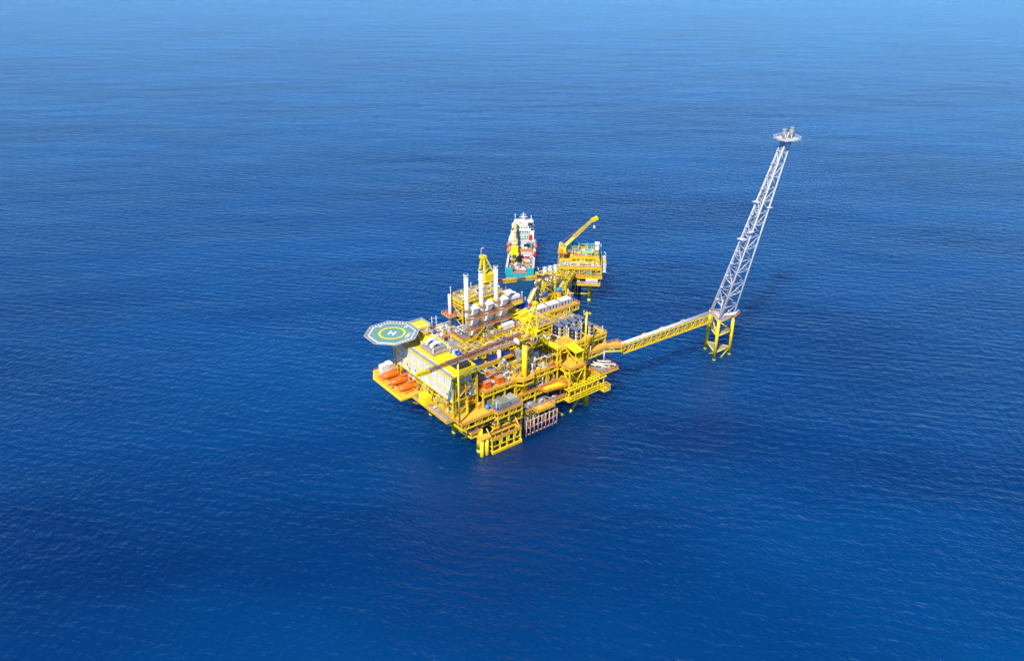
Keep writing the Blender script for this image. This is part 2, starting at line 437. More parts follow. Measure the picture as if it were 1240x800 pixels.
# sloping hood over the stairs above it
m = MB(); m.hexa([(65.8,.8,32),(71.2,.8,32),(71.2,8.6,33.2),(65.8,8.6,33.2)],[(65.8,.8,32.4),(71.2,.8,32.4),(71.2,8.6,33.6),(65.8,8.6,33.6)],'yellow_clean')
for u in (66.2,70.9): m.bar((u,1.2,26),(u,1.2,32.1),.4,'yellow_clean')
m.bar((66.2,1.2,31.6),(70.9,1.2,31.6),.35,'yellow'); m.bar((66.2,1.2,28),(66.2,8,31.6),.35,'yellow')
m.build('stair_roof', P)
MB().box((69.4,2.4,26.05),(74.5,4.4,28),'yellow_clean').build('step_platform', P)
deck('side_landing', P, [(47.5,1),(60,-1),(60,4.8),(53,4.8),(53,5),(47.5,5)], 18.1, 'yellow_clean','orange','orange', t=.6, gird=0, rail='orange', post='orange')
# open laydown cage under the main deck
m = MB(); u0, u1, v0, v1, z0, z1 = 58.5, 82.6, -3.6, 2.6, 10.4, 16.3
for i in range(14):
    u = u0+(u1-u0)*i/13
    m.bar((u,v0,z1),(u,v1,z1),.34,'yellow_clean'); m.bar((u,v0,z0),(u,v1,z0),.34,'yellow')
    if i % 2 == 0: m.bar((u,v0,z0),(u,v0,z1),.45,'yellow_clean'); m.bar((u,v1,z0),(u,v1,z1),.4,'yellow')
for v in (v0, -1.5, 0, v1): m.bar((u0,v,z1+.1),(u1,v,z1+.1),.4,'yellow_clean')
for z in (z0, z0+1.3, z0+2.6, z1): m.bar((u0,v0-.1,z),(u1,v0-.1,z),.4,'yellow_clean')
m.build('laydown_cage', P)
MB().box((58.6,v0+.3,z0-.4),(82.5,v1,z0-.2),'olive').build('cage_floor', P)
cl_ = MB().box((78.6,-6.6,9.8),(82.8,-3.9,10.3),'yellow').build('corner_landing', P)
railing([(78.7,-4),(78.7,-6.5),(82.7,-6.5),(82.7,-4)], 10.3, 'yellow','yellow', False, 2.6, .25).build('railing', cl_)
# boat landing frame
bl = MB()
for u in (13.6,18,22,26,29.7):
    for v in (-3,.8): bl.bar((u,v,-1.5),(u,v,7),.55,'yellow_clean')
for v in (-3,.8): bl.bar((13.2,v,7),(30.2,v,7),.7,'yellow'); bl.bar((13.2,v,3.4),(30.2,v,3.4),.35,'yellow')
for u in (13.6,29.7): bl.bar((u,-3,7),(u,.8,7),.7,'yellow'); bl.bar((u,-3,3.4),(u,.8,3.4),.35,'yellow'); bl.bar((u,-3,1),(u,.8,1),.35,'yellow')
blo = bl.build('boat_landing', P)
m = MB(); m.prism([(13.2,-3.4),(30.2,-3.4),(30.2,-2.2),(13.2,-2.2)],7.36,7.6,'ochre'); m.prism([(13.2,.2),(30.2,.2),(30.2,1.3),(13.2,1.3)],7.36,7.6,'ochre'); m.build('walkway', blo)
m = MB()
for z in (-.4,.4,1.2): m.bar((13.2,-3.5,z),(30.2,-3.5,z),.5,'yellow_clean')
for i in range(24): m.bar((13.5+i*.71,-3.85,-1.3),(13.5+i*.71,-3.85,1.3),.2,'yellow')
m.build('fender', blo)
MB().box((13.9,-2.7,.2),(29.4,.5,.5),'maroon').build('landing_floor', blo)
railing([(13.3,.9),(13.3,-3.3),(30.1,-3.3),(30.1,.9)],7.6,'orange','orange').build('railing', blo)
for u in (9,11.6): MB().cyl((u,-1.6,-4),(u,-1.6,8.6),.95,'yellow_clean',n=14).build('caisson', P)
MB().box((8,-2.6,8.6),(13.4,1,9.2),'ochre').build('caisson_platform', P)
for a, b in (((14,.8,7),(22,3,11)),((29.5,.8,7),(24,3,11)),((13.5,-3,8),(13.5,1,11.5)),((29.7,-3,7),(29.7,1,11.5))): brace(P, a, b, .6)
# striped guard cage round the risers
g0 = MB().bar((32.6,-3.3,9.4),(51.4,-3.3,9.4),.45,'stripe_along').build('riser_guard', P)
for z in (2.2, 5.8): MB().bar((32.6,-3.3,z),(51.4,-3.3,z),.45,'stripe_along').build('guard_rail', g0)
for i in range(9):
    u = 32.8+i*2.3; MB().cyl((u,-3.6,.8),(u,-3.6,9.9),.25,'stripe_vertical',n=8).build('guard_tube', g0)
for z in (2.2,5.8,9.4): MB().bar((51.2,-3.3,z),(51.2,.4,z),.45,'stripe_along').build('guard_rail', g0)
for i in range(6): MB().bar((34+i*3.2,-3.1,11.4),(34+i*3.2,-3.1,6.4),.4,'yellow').build('guard_hanger', g0)

# stairs
for p, q in (((12,3,12),(17.2,3,18)),((35,8.5,18),(41,5,26)),((44,14,26.1),(50,14,35)),((46,24,30.6),(52,19,35)),((60,12,18),(54,8.4,26)),((3,9.6,18.1),(9,9.6,22)),((9,11.2,22),(3,11.2,26)),((3,9.6,26),(9,9.6,30)),((9,11.2,30),(3,11.2,34)),((3,9.6,34),(9,9.6,37)),((57,12,26),(50,10,31)),((30,33,38),(36,33,43)),((76,7.4,26),(82,7.4,32))):
    stair(P, p, q)
for z in (22, 26, 30, 34):
    deck('stair_landing', P, [(8.6,8.4),(13.6,8.4),(13.6,12),(8.6,12)] if z in (22,30) else [(1.4,8.8),(4,8.8),(4,12),(1.4,12)], z, 'orange','orange','yellow', t=.25, gird=0, rail='yellow', post='yellow', band=.3)
for u in (2.6, 8.2, 13.6):
    column(P, u, 8.7, 18, 37.4, .3)
for z in (26,34): MB().bar((2.6,8.6,z-.15),(13.6,8.6,z-.15),.3,'yellow').build('tie_beam', P)
for a, b in (((2.6,8.6,26),(8.2,8.6,30)),((8.2,8.6,34),(13.6,8.6,30)),((8.2,8.6,22),(13.6,8.6,26))): brace(P, a, b, .25)

# pipework, trays and small cabinets on each deck
def pipes(par, u0, u1, v0, v1, z0, z1, n, mats, seed, rr=(.14,.34)):
    r_ = random.Random(seed)
    for i in range(n):
        u = r_.uniform(u0,u1); v = r_.uniform(v0,v1); z = r_.uniform(z0,z1); pts = [(u,v,z)]
        ax = r_.choice('uv')
        for k in range(r_.randint(2,4)):
            if ax == 'u': u = min(u1,max(u0,u+r_.choice((-1,1))*r_.uniform(2,(u1-u0)*.6)))
            elif ax == 'v': v = min(v1,max(v0,v+r_.choice((-1,1))*r_.uniform(1.5,(v1-v0)*.6)))
            else: z = r_.uniform(z0,z1)
            p = (u,v,z)
            if (Vector(p)-Vector(pts[-1])).length > .4: pts.append(p)
            ax = r_.choice([x for x in 'uvz' if x != ax])
        if len(pts) > 1: MB().tube(pts, r_.uniform(*rr), r_.choice(mats), 6).build('pipe', par)
def cabinets(par, u0, u1, v0, v1, z, n, mats, seed, hmax=2.2, name='cabinet'):
    r_ = random.Random(seed)
    for i in range(n):
        u = r_.uniform(u0,u1); v = r_.uniform(v0,v1); a = r_.uniform(.4,1.1); b = r_.uniform(.4,1.0); h = r_.uniform(.7,hmax)
        m = MB(); mt = r_.choice(mats)
        k = r_.random()
        if k < .5: m.box((u-a,v-b,z+.05),(u+a,v+b,z+h),mt); m.box((u-a*.8,v-b*.8,z+h),(u+a*.8,v+b*.8,z+h+.15),r_.choice(mats))
        elif k < .75: m.cyl((u,v,z+.05),(u,v,z+h),a*.6,mt,n=10); m.cyl((u,v,z+h),(u,v,z+h+.3),a*.3,'grey',n=8)
        else: m.capsule((u-a,v,z+.7),(u+a,v,z+.7),.5,mt,n=10); m.box((u-a*.6,v-.3,z+.05),(u+a*.6,v+.3,z+.4),'yellow')
        m.build(name, par)
light = ['white','pale','galv','white','yellow','grey']
mixd = ['white','galv','grey','yellow','pale','tan']
pipes(up, 21, 51, 25, 34, 35.3, 37.6, 16, light, 1); cabinets(up, 21, 51, 25, 34, 35, 26, ['white','pale','grey','yellow','galv','blue'], 2)
cabinets(up, 53, 59, 18, 30, 35, 8, ['white','pale','yellow','grey'], 12)
pipes(up, 50, 60, 17, 32, 35.3, 38.5, 7, light, 31)
pipes(stk, 27, 53, 38, 45, 38.3, 42, 12, ['white','pale','yellow'], 3); cabinets(stk, 36, 53, 31, 35, 38, 9, ['white','pale','grey'], 4, 1.6)
pipes(main, 36, 59, 8, 16, 26.3, 31, 14, ['white','galv','yellow','grey'], 5); cabinets(main, 36, 59, 8, 20, 26, 18, ['white','pale','grey','blue','yellow'], 6, 3)
pipes(main, 18, 44, 12, 22, 26.3, 30, 9, mixd, 7, (.2,.45)); cabinets(main, 17, 44, 8, 20, 26, 16, ['grey','tan','yellow','pale'], 8)
pipes(main, 74, 92, 9, 20, 26.3, 30.5, 16, ['white','pale','grey','blue','galv'], 9, (.2,.5))
pipes(mez, 34, 58, 6, 16, 18.2, 22.5, 12, ['grey','galv','yellow','white'], 10); cabinets(mez, 34, 76, 6, 14, 18, 20, ['grey','yellow','tan','pale'], 11)
pipes(cellar, 17, 78, 1.2, 6, 9.4, 11, 12, ['grey','dark','maroon','yellow'], 13); cabinets(cellar, 18, 57, 1.6, 5, 12, 24, ['grey','pale','dark','galv'], 14, 1.6)
pipes(top, 34, 56, 47, 55, 51.3, 53.6, 14, light, 15, (.2,.5)); cabinets(top, 34, 56, 47, 55, 51, 26, ['white','pale','grey','yellow','blue'], 16)
pipes(hood, 55, 72, 25, 46, 38.3, 40.5, 10, light, 17); cabinets(hood, 55, 72, 25, 46, 38, 22, ['white','pale','tan','yellow','galv'], 18)
pipes(rackdk, 86, 104, 48, 58, 32.4, 49, 26, ['yellow','galv','white','yellow'], 19, (.16,.4)); cabinets(rackdk, 84, 105, 47, 59, 32, 14, ['pale','grey','yellow','skyblue'], 20)
cabinets(walk, -.8, .2, 12, 24, 18, 3, ['grey','pale'], 21, 1.2); cabinets(mez, .9, 3.6, 9, 45, 18, 22, ['pale','yellow','grey','white'], 22, 2.4)
pipes(mez, -.2, 1.6, 9, 44, 18.4, 24, 8, ['white','yellow','galv'], 23)
pipes(pan, 75, 102, 37, 38.5, 33, 35, 5, ['white','pale'], 24)
cabinets(top2, 58, 66, 53, 55.6, 45, 5, ['white','pale','yellow'], 25)
pipes(rt, 61, 70, 9, 35, 32.3, 33.5, 5, ['yellow','white'], 26); cabinets(rt, 61, 69, 20, 35, 32, 10, ['pale','grey','white','yellow'], 27, 3)
def portals(par, u0, u1, v0, v1, z, h, nu, nv, mat='yellow', w=.24):
    for i in range(nu):
        u = u0+(u1-u0)*i/max(1,nu-1); m = MB()
        for j in range(nv):
            v = v0+(v1-v0)*j/max(1,nv-1); m.bar((u,v,z),(u,v,z+h),w,mat)
            if j: m.bar((u,v-(v1-v0)/(nv-1),z),(u,v,z+h),w*.6,mat)
        m.bar((u,v0,z+h),(u,v1,z+h),w*1.1,mat); m.bar((u,v0,z+h*.6),(u,v1,z+h*.6),w*.6,'brown')
        m.build('support_frame', par)
    m = MB()
    for j in range(nv):
        v = v0+(v1-v0)*j/max(1,nv-1); m.bar((u0,v,z+h+.15),(u1,v,z+h+.15),w,mat)
    m.build('pipe_rack_beam', par)
portals(up, 21.5, 50, 25, 34, 35, 2.6, 7, 4); portals(hood, 55.5, 71.5, 25.5, 29, 38, 3, 5, 2); portals(up, 52.8, 59.4, 17.4, 30, 35, 2.6, 3, 4)
portals(main, 36, 58.5, 9, 15, 26, 5, 7, 3); portals(rt, 61.5, 69, 22, 34, 32, 3, 3, 4); portals(top, 34, 56, 47, 55, 51, 2.2, 6, 3)
portals(mez, 35, 57, 6.4, 10, 18, 4.4, 8, 2); portals(main, 73, 92, 9.4, 15, 26, 4.2, 7, 2); portals(rackdk, 84.6, 105, 47.4, 49.4, 32, 4, 7, 2)
portals(stk, 35, 53, 31.2, 34, 38, 2.2, 6, 2, 'yellow', .18)
portals(mez, 1.2, 3.4, 10, 46, 18, 5.2, 2, 10); portals(main, 18, 35, 15.5, 19, 26, 4, 5, 2)
sp_ = [o for o in P.children if o.name.startswith('side_platform')][-1]
cabinets(sp_, 23, 32, 47, 57, 36, 12, ['white','pale','grey','yellow'], 91); pipes(sp_, 23, 32, 47, 57, 36.2, 38, 6, light, 92)
cabinets(lbp, -7, -4.6, 38, 60, 18, 10, ['orange','brown','orange'], 101, 1.2); cabinets(lbp, 1.2, 3, 38, 60, 18, 8, ['orange','brown','white'], 102, 2.6)
cabinets(main, 37, 58, 6.8, 8.2, 26, 9, ['red','grey','yellow','pale'], 103, 1.4); cabinets(rt, 70.5, 92, 27, 35, 32, 18, ['pale','grey','yellow','tan'], 104, 2.2); pipes(rt, 71, 92, 26, 35, 32.3, 34.5, 10, mixd, 105)
cabinets(pipe_deck, 79.6, 90, 4, 8.6, 18, 9, ['grey','blue','pale','yellow'], 106, 1.8); cabinets(main, 74, 90, 4.9, 6.2, 26, 4, ['grey','yellow'], 107, 1)
cabinets(cellar, 18.5, 32, .9, 4, 12, 14, ['dark','grey','pale','maroon'], 108, 1.6)
# light poles and vents along the outer edges
for u, v, z, h in ((20.5,45,35,5),(22,40,35,4),(33,55.6,51,5),(45,55.6,51,4),(56.5,55.6,51,5),(66.6,55.6,45,5),(66.6,42.4,45,4),(72,46.5,38,5),(92.6,35.6,32,4),(92.6,22,32,4),(100,45.6,35.6,4),(.9,67,18,3),(10,5,12,3),(33,-.3,12,3),(79,4.6,26,4),(45,23.6,35,6),(19.6,1.6,18,4),(61,36,32,6),(90,8.4,32,4)):
    MB().cyl((u,v,z),(u,v,z+h),.13,'white',n=6).box((u-.25,v-.25,z+h),(u+.25,v+.25,z+h+.35),'white').build('light_pole', P)
mast = MB().cyl((74.2,3.4,26),(74.2,3.4,50.5),.45,'yellow_clean',n=10).bar((72.6,3.4,49.4),(76.4,3.4,49.4),.5,'yellow_clean').bar((72.8,3.4,49.4),(72.4,3.4,51.6),.4,'yellow_clean').box((75.8,3,48.6),(76.8,3.8,49.3),'pale').build('mast', P)
# sloped pipe gangway on the left of the rack
m = MB().tube([(87,53,47),(86.4,53,46),(80,53,36.4),(79,53,34)], .75, 'white', 10).build('flare_header', P)
for s in (-1.2, 1.2): MB().bar((87,53+s,48.4),(79,53+s,35.4),.4,'yellow').build('support_beam', P)
for i in range(5):
    t = i/4; u = 87-8*t; z = 46.6-12.6*t
    MB().bar((u,51.8,z-1),(u,51.8,z+1.6),.3,'yellow').build('support_post', P)
column(P, 79.3, 51.6, 26, 36, .5); column(P, 79.3, 54.4, 26, 36, .5)
# ================================================================== LIVING QUARTERS
Q = F.thing('living_quarters', 'white panelled accommodation block in a yellow frame beside the lifeboats', 'living quarters', (8, 30, 26))
m = MB(); m.box((.9,12.6,26),(14.3,54,37.4),'panel'); m.box((.9,8.4,26),(1.5,12.55,37.4),'panel'); m.box((10.8,9.2,26),(14.3,12.5,31),'panel'); body = m.build('wall', Q)
# panel joints on the seaward wall: proud yellow frame, thin seams between the panels
m = MB(); NB = 8; v0, v1 = 8.2, 54.2
for i in range(NB+1):
    v = v0+(v1-v0)*i/NB; m.box((.6,v-.15,25.6),(.93,v+.15,38),'yellow_clean')
m.build('wall_frame', Q)
for z in (26,31.4,37.6): MB().box((.62,v0+.15,z-.18),(.92,v1-.15,z+.18),'yellow_clean').build('frame_rail', Q)
m = MB()
for i in range(NB*3):
    v = v0+(v1-v0)*(i+.5)/(NB*3)
    for z in (26.3,31.9): m.box((.84,v-.06,z),(.9,v+.06,z+5.2),'pale')
m.build('panel_seams', Q)
r_ = random.Random(5)
for i, (v, z) in enumerate(((12.5,28.2),(27,33.5),(38.5,28.4),(45.5,28.6),(50.2,28.4))):
    MB().box((.78,v-.35,z),(.899,v+.35,z+.9),'glass').build('window', Q)
for v in (44,50.8): MB().box((.8,v-.5,26.3),(.89,v+.5,28.6),'tan').build('door', Q)
# front end wall framing
m = MB()
for u in (1.2,14.1): m.box((u-.2,8.05,18),(u+.2,8.38,37.4),'yellow')
for z in (26.2,37.2): m.box((1.4,8.1,z-.2),(13.9,8.36,z+.2),'yellow')
m.build('end_frame', Q)
roof = MB().prism([(.5,8),(14.6,8),(19.6,58.5),(.5,58.5)],37.42,38,'yellow_clean').build('roof', Q)
railing([(.7,8.2),(14.4,8.2),(19.4,58.3),(.7,58.3)], 38, 'galv','galv').build('railing', roof)
MB().box((1.0,9,38.02),(2.2,46,38.5),'grey').build('cable_tray', roof)
MB().box((2.5,12,38.02),(3.2,44,38.4),'pale').build('cable_tray', roof)
m = MB().box((4.5,9,38),(14.2,20,38.5),'yellow').box((4.5,9,38.5),(14.2,9.3,40.4),'yellow_clean').box((4.5,19.7,38.5),(14.2,20,40.4),'yellow_clean').box((13.9,9.3,38.5),(14.2,19.7,40.4),'yellow_clean').box((4.5,9.3,38.5),(4.8,19.7,40.4),'yellow_clean')
m.build('roof_well', roof)
m = MB()
for i in range(6): m.box((5.2+i*1.42,11.8,38.5),(6.1+i*1.42,18.6,40.6),'dark')
m.build('vent_louvre', roof)
MB().box((5,14.4,40.62),(13.6,18.8,40.9),'grey').build('walkway', roof)
# lower storey seen under the wall
MB().box((3.8,13,18.1),(13.5,52,25.9),'grey').build('lower_wall', Q)
for i in range(9): MB().box((3.6,13.4+i*4.3,18.3),(3.78,15.8+i*4.3,22.5),'panel' if i % 3 else 'dark').build('lower_panel', Q)
lattice((2.4,56.6,18),(2.4,56.6,37.2),2.6,2.6,5,.4,.25,'yellow').build('stair_tower', Q)
MB().box((.8,54.3,26),(8,55.4,36),'pale').build('rear_panel', Q)
MB().capsule((4,10,36),(8.4,10,36),.9,'white').build('header_tank', Q)
cabinets(roof, 3.6, 19, 40, 57, 38, 6, ['white','pale','orange','grey'], 51)
cabinets(roof, 13.2, 15.5, 24, 56, 38, 14, ['white','pale','grey','blue','yellow'], 52)
for u, v, h in ((20.2,49.5,9),(20.3,53.5,7)): MB().cyl((u,v,38),(u,v,38+h),.13,'white',n=6).bar((u-1.4,v,38+h*.85),(u+1.4,v,38+h*.85),.1,'white').bar((u-1,v,38+h*.6),(u+1,v,38+h*.6),.1,'white').build('antenna', roof)
deck('roof_platform', Q, [(12,56),(21,56),(21,64),(12,64)], 39.2, 'yellow_clean','yellow_clean','yellow', t=.8, gird=0, rail='white', post='white')
brace(Q, (12.5,63.5,38.5),(12.5,58,33),.4); brace(Q, (20.5,63.5,38.5),(20,58.4,33),.4)

# roof plant
t = F.thing('air_handling_unit', 'grey roof plant with two curved white ducts on the yellow quarters roof', 'ventilation unit', (11, 35, 38))
MB().box((5.5,30,38.05),(14.5,41,39.4),'tan').build('base', t)
MB().box((6.5,31.2,39.4),(13.5,39.5,41),'grey').build('housing', t)
for v in (33.2,37.4): MB().tube([(6.8,v,40.8),(7.2,v,42.2),(9,v,43),(11,v,42.4),(12.2,v,40.8)], .95,'white',12).build('duct', t)
for u, v in ((6,30.5),(14,30.5),(6,40.5),(14,40.5)): MB().box((u-.2,v-.2,39.4),(u+.2,v+.2,41.8),'white').build('post', t)
t = F.thing('water_tank', 'round blue tank at the edge of the quarters roof under the brown boom', 'tank', (14.4, 22.4, 38))
MB().ball((14.4,22.4,39.7),1.3,'blue').build('tank_shell', t); MB().cyl((14.4,22.4,38),(14.4,22.4,39),.7,'grey').build('stand', t)
t = F.thing('water_tank', 'small blue tank beside a pale cylinder near the helideck roof corner', 'tank', (18, 48, 38))
MB().capsule((18,48,38.9),(18,48,40),.9,'blue').build('tank_shell', t); MB().cyl((18,48,38),(18,48,38.6),.9,'white').build('stand', t)
t = F.thing('vent_cylinder', 'pale upright cylinder on the yellow roof behind the helideck', 'vent', (15.5, 50.5, 38))
MB().cyl((15.5,50.5,38),(15.5,50.5,40.6),1.1,'tan').build('drum', t); MB().cyl((15.5,50.5,40.6),(15.5,50.5,41),.7,'pale').build('cap', t)
t = F.thing('satellite_dome', 'small white dome on the quarters roof beside the blue tank', 'antenna dome', (19, 43.5, 38))
MB().ball((19,43.5,39.8),.95,'white').build('dome', t); MB().cyl((19,43.5,38),(19,43.5,39.2),.35,'pale').build('stand', t)

# ================================================================== HELIDECK
hc = Vector((-1.6, 53.6, 43))
HD = F.thing('helideck', 'green octagonal helicopter deck with yellow circle, white H and netted rim', 'helideck', hc)
rot0 = R(15-38)
def octo(r, z=0):
    r *= .965
    return [(hc.x+r*math.cos(rot0+k*math.pi/4), hc.y+r*math.sin(rot0+k*math.pi/4)) for k in range(8)]
MB().prism(octo(11.6), 42.5, 43, 'heligreen', 'white').build('landing_surface', HD)
def bandpoly(r0, r1, z, mat):
    a, b = octo(r0), octo(r1); m = MB()
    for k in range(8): m.add([(*a[k],z),(*b[k],z),(*b[(k+1)%8],z),(*a[(k+1)%8],z)], [(0,1,2,3)], mat)
    return m
bandpoly(11.0, 11.55, 43.008, 'white').build('border_line', HD)
MB().ring(hc, 5.35, 6.35, 43.008, 'yellow_clean', 64).build('circle_marking', HD)
ha = R(74-38); ux = Vector((math.sin(ha), -math.cos(ha), 0)); uy = Vector((math.cos(ha), math.sin(ha), 0))
def hq(x0, y0, x1, y1, mat, z=43.012, m=None, c=hc):
    m = m or MB()
    p = [Vector((c.x, c.y, z)) + ux*x + uy*y for x, y in ((x0,y0),(x1,y0),(x1,y1),(x0,y1))]
    return m.add(p, [(0,1,2,3)], mat)
mH = MB(); hq(-1.55,-2.0,-.75,2.0,'white',m=mH); hq(.75,-2.0,1.55,2.0,'white',m=mH); hq(-.75,-.38,.75,.38,'white',m=mH)
mH.build('letter_h', HD)
mS = hq(7.3,-2.7,8.7,2.5,'white', m=MB())
hq(7.55,-2.3,8.45,-1.0,'salmon',43.018,mS); hq(7.55,-.7,8.45,.5,'pale',43.018,mS); hq(7.55,.8,8.45,2.1,'salmon',43.018,mS)
mS.build('name_panel', HD)
mS = hq(3.0,6.6,3.5,8.6,'white', m=MB()); hq(3.8,7.2,4.3,8.9,'white',m=mS); mS.build('weight_marking', HD)
hq(-8.2,4.2,-7.4,5.3,'white').build('weight_marking', HD)
# safety net frame
m = MB(); a, b = octo(11.7), octo(13.4)
for k in range(8):
    k2 = (k+1) % 8
    m.add([(*a[k],42.75),(*b[k],43.05),(*b[k2],43.05),(*a[k2],42.75)], [(0,1,2,3)], 'netting')
    m.add([(*a[k],42.7),(*b[k],43.0),(*b[k2],43.0),(*a[k2],42.7)], [(3,2,1,0)], 'netting')
net = m.build('safety_net', HD)
m = MB()
for k in range(8):
    k2 = (k+1) % 8; A0 = Vector((*a[k],42.8)); A1 = Vector((*a[k2],42.8)); B0 = Vector((*b[k],43.12)); B1 = Vector((*b[k2],43.12))
    m.bar(B0, B1, .22, 'pale')
    for i in range(12):
        t = i/12; m.bar(A0.lerp(A1,t), B0.lerp(B1,t), .2, 'pale' if i % 2 else 'dark', .22)
m.build('net_frame', net)
sup = MB()
for k in range(8):
    p = octo(9)[k]; sup.bar((hc.x,hc.y,41.5),(*p,42.2),.5,'yellow')
    q = octo(9)[(k+1)%8]; sup.bar((*p,42.0),(*q,42.0),.4,'yellow')
for u, v in ((2,46),(2,57),(9,47.5),(8,57.5)):
    sup.cyl((u,v,38),(u,v,42.3),.45,'yellow',n=10)
sup.bar((-8,50,42),(1.6,50,34),.5,'yellow'); sup.bar((-7,57.5,42),(1.6,55.5,34),.5,'yellow'); sup.bar((-3,47,42),(1.4,46,36),.4,'tan')
sup.build('support_truss', HD)
stair(HD, (7.5,45.5,38.2),(9.5,49.5,42.6))

# ================================================================== LIFEBOATS
def lifeboat(v, label):
    t = F.thing('lifeboat', label, 'lifeboat', (-1, v, 18.3), 'lifeboats on the orange platform')
    z = 19.5; m = MB()
    us = [-6.6,-6.0,-4.9,-2.6,.6,3.0,4.1,4.5]; ws = [.15,1.1,1.75,2.1,2.1,1.95,1.35,.3]; n = 14; vs = []; fs = []
    for u, w in zip(us, ws):
        for k in range(n):
            a_ = 2*math.pi*k/n; vs.append((u, v+w*math.cos(a_), z+.2+max(w*.95,.1)*math.sin(a_)*(0.95 if math.sin(a_)>0 else .9)))
    for i in range(len(us)-1):
        for k in range(n): fs.append((i*n+k, i*n+(k+1)%n, (i+1)*n+(k+1)%n, (i+1)*n+k))
    fs += [tuple(range(n))[::-1], tuple((len(us)-1)*n+k for k in range(n))]
    m.add(vs, fs, 'lifeboat', True); m.build('hull', t)
    MB().capsule((.6,v,21.3),(2.9,v,21.3),.9,'lifeboat').build('canopy', t)
    m = MB()
    for u in (.4,1.5,2.6): m.box((u,v-.93,21.25),(u+.5,v+.93,21.6),'glass')
    m.build('window', t)
    MB().box((-5.2,v-1.97,19.62),(3.2,v+1.97,19.8),'salmon').build('fender', t)
    for s in (-1,1):
        m = MB().bar((1.6,v+s*2.5,18.1),(2.2,v+s*2.5,22.8),.35,'orange').bar((2.2,v+s*2.5,22.8),(-1.6,v+s*1.2,23.1),.3,'orange').bar((-1.6,v+s*1.2,23.1),(-1.6,v+s*1.0,20.8),.1,'grey').bar((4.6,v+s*2.5,18.1),(2.2,v+s*2.5,22.8),.3,'brown').box((-5,v+s*2.7-.3,18.05),(4.4,v+s*2.7+.3,18.7),'orange')
        m.build('davit', t)
    MB().box((-5.2,v-.9,18.35),(3.2,v+.9,18.7),'orange').build('cradle', t)
lifeboat(57.0, 'orange enclosed lifeboat on the platform edge, beside the white container')
lifeboat(49.6, 'orange enclosed lifeboat between the two other lifeboats')
lifeboat(42.3, 'orange enclosed lifeboat next to the yellow stair hood')
t = F.thing('storage_container', 'white container standing behind the orange lifeboats', 'container', (.5, 64.2, 18))
MB().box((-3.6,62.6,18.3),(4.6,65.6,21.8),'white').build('body', t)
MB().box((-3.7,62.5,18.02),(4.7,65.7,18.3),'grey').build('base', t)
MB().box((2.6,62.52,18.5),(3.6,62.6,20.8),'pale').build('door', t)
t = F.thing('stores_rack', 'grey stores rack beside the white container on the lifeboat platform', 'rack', (2.5, 67, 18))
MB().box((.6,66.1,18.02),(4.4,67.8,20.4),'grey').build('frame', t); MB().box((1,66.3,20.4),(4,67.6,21.2),'pale').build('bundle', t)

# ================================================================== EXHAUST STACKS
def stack(u, label):
    v = 37.5
    t = F.thing('exhaust_stack', label, 'exhaust stack', (u, v, 38), 'exhaust stacks')
    fl = MB().cyl((u,v,38),(u,v,69),1.02,'white',n=20).build('flue', t)
    MB().cyl((u,v,68.6),(u,v,69.6),1.2,'pale',n=20).cyl((u,v,69.6),(u,v,69.65),.9,'dark',n=16).build('rim', fl)
    m = MB()
    for z in (52.5,56.5,60.5,64.5): m.cyl((u,v,z),(u,v,z+.25),1.12,'pale',n=20)
    m.build('band', fl)
    for z in (38.3, 43.6, 48.9):
        m = MB(); a = u+1.6; b = u+5.0
        m.hexa([(a,v-2.6,z+.6),(b-.9,v-2.6,z+.6),(b-.9,v+2,z+.6),(a,v+2,z+.6)],[(a,v-3.4,z+3.6),(b,v-3.4,z+3.6),(b,v+2.2,z+3.6),(a,v+2.2,z+3.6)],'white')
        m.box((a-.2,v-3.5,z+3.6),(b+.2,v+2.3,z+3.9),'white')
        m.hexa([(a-.6,v-.9,z),(a+.9,v-.9,z),(a+.9,v+.9,z),(a-.6,v+.9,z)],[(a,v-2.6,z+.6),(b-.9,v-2.6,z+.6),(b-.9,v+2,z+.6),(a,v+2,z+.6)],'white')
        m.build('silencer', t)
    m = MB()
    for z in (38.3,43.6,48.9): m.box((u+5.6,v-.4,z),(u+7.2,v+1.8,z+3.4),'olive'); m.box((u+5.4,v-.6,z+3.4),(u+7.4,v+2,z+3.7),'yellow')
    m.build('service_duct', t)
    m = MB()
    for s in (-.3,.3): m.bar((u+s,v-1.55,38),(u+s,v-1.55,57),.12,'yellow')
    for i in range(40): m.bar((u-.3,v-1.55,38.3+i*.47),(u+.3,v-1.55,38.3+i*.47),.08,'yellow')
    m.build('ladder', t)
    m = MB().ring((u,v),1.25,2.3,52.0,'brown',20)
    for k in range(10):
        a_ = 2*math.pi*k/10; m.bar((u+2.2*math.cos(a_),v+2.2*math.sin(a_),52),(u+2.2*math.cos(a_),v+2.2*math.sin(a_),53.1),.1,'yellow')
    m.build('platform', t)
stack(29.7, 'tall white exhaust stack, the one nearest the helideck')
stack(38.1, 'tall white exhaust stack between the two other stacks')
stack(46.8, 'tall white exhaust stack in front of the yellow crane mast')

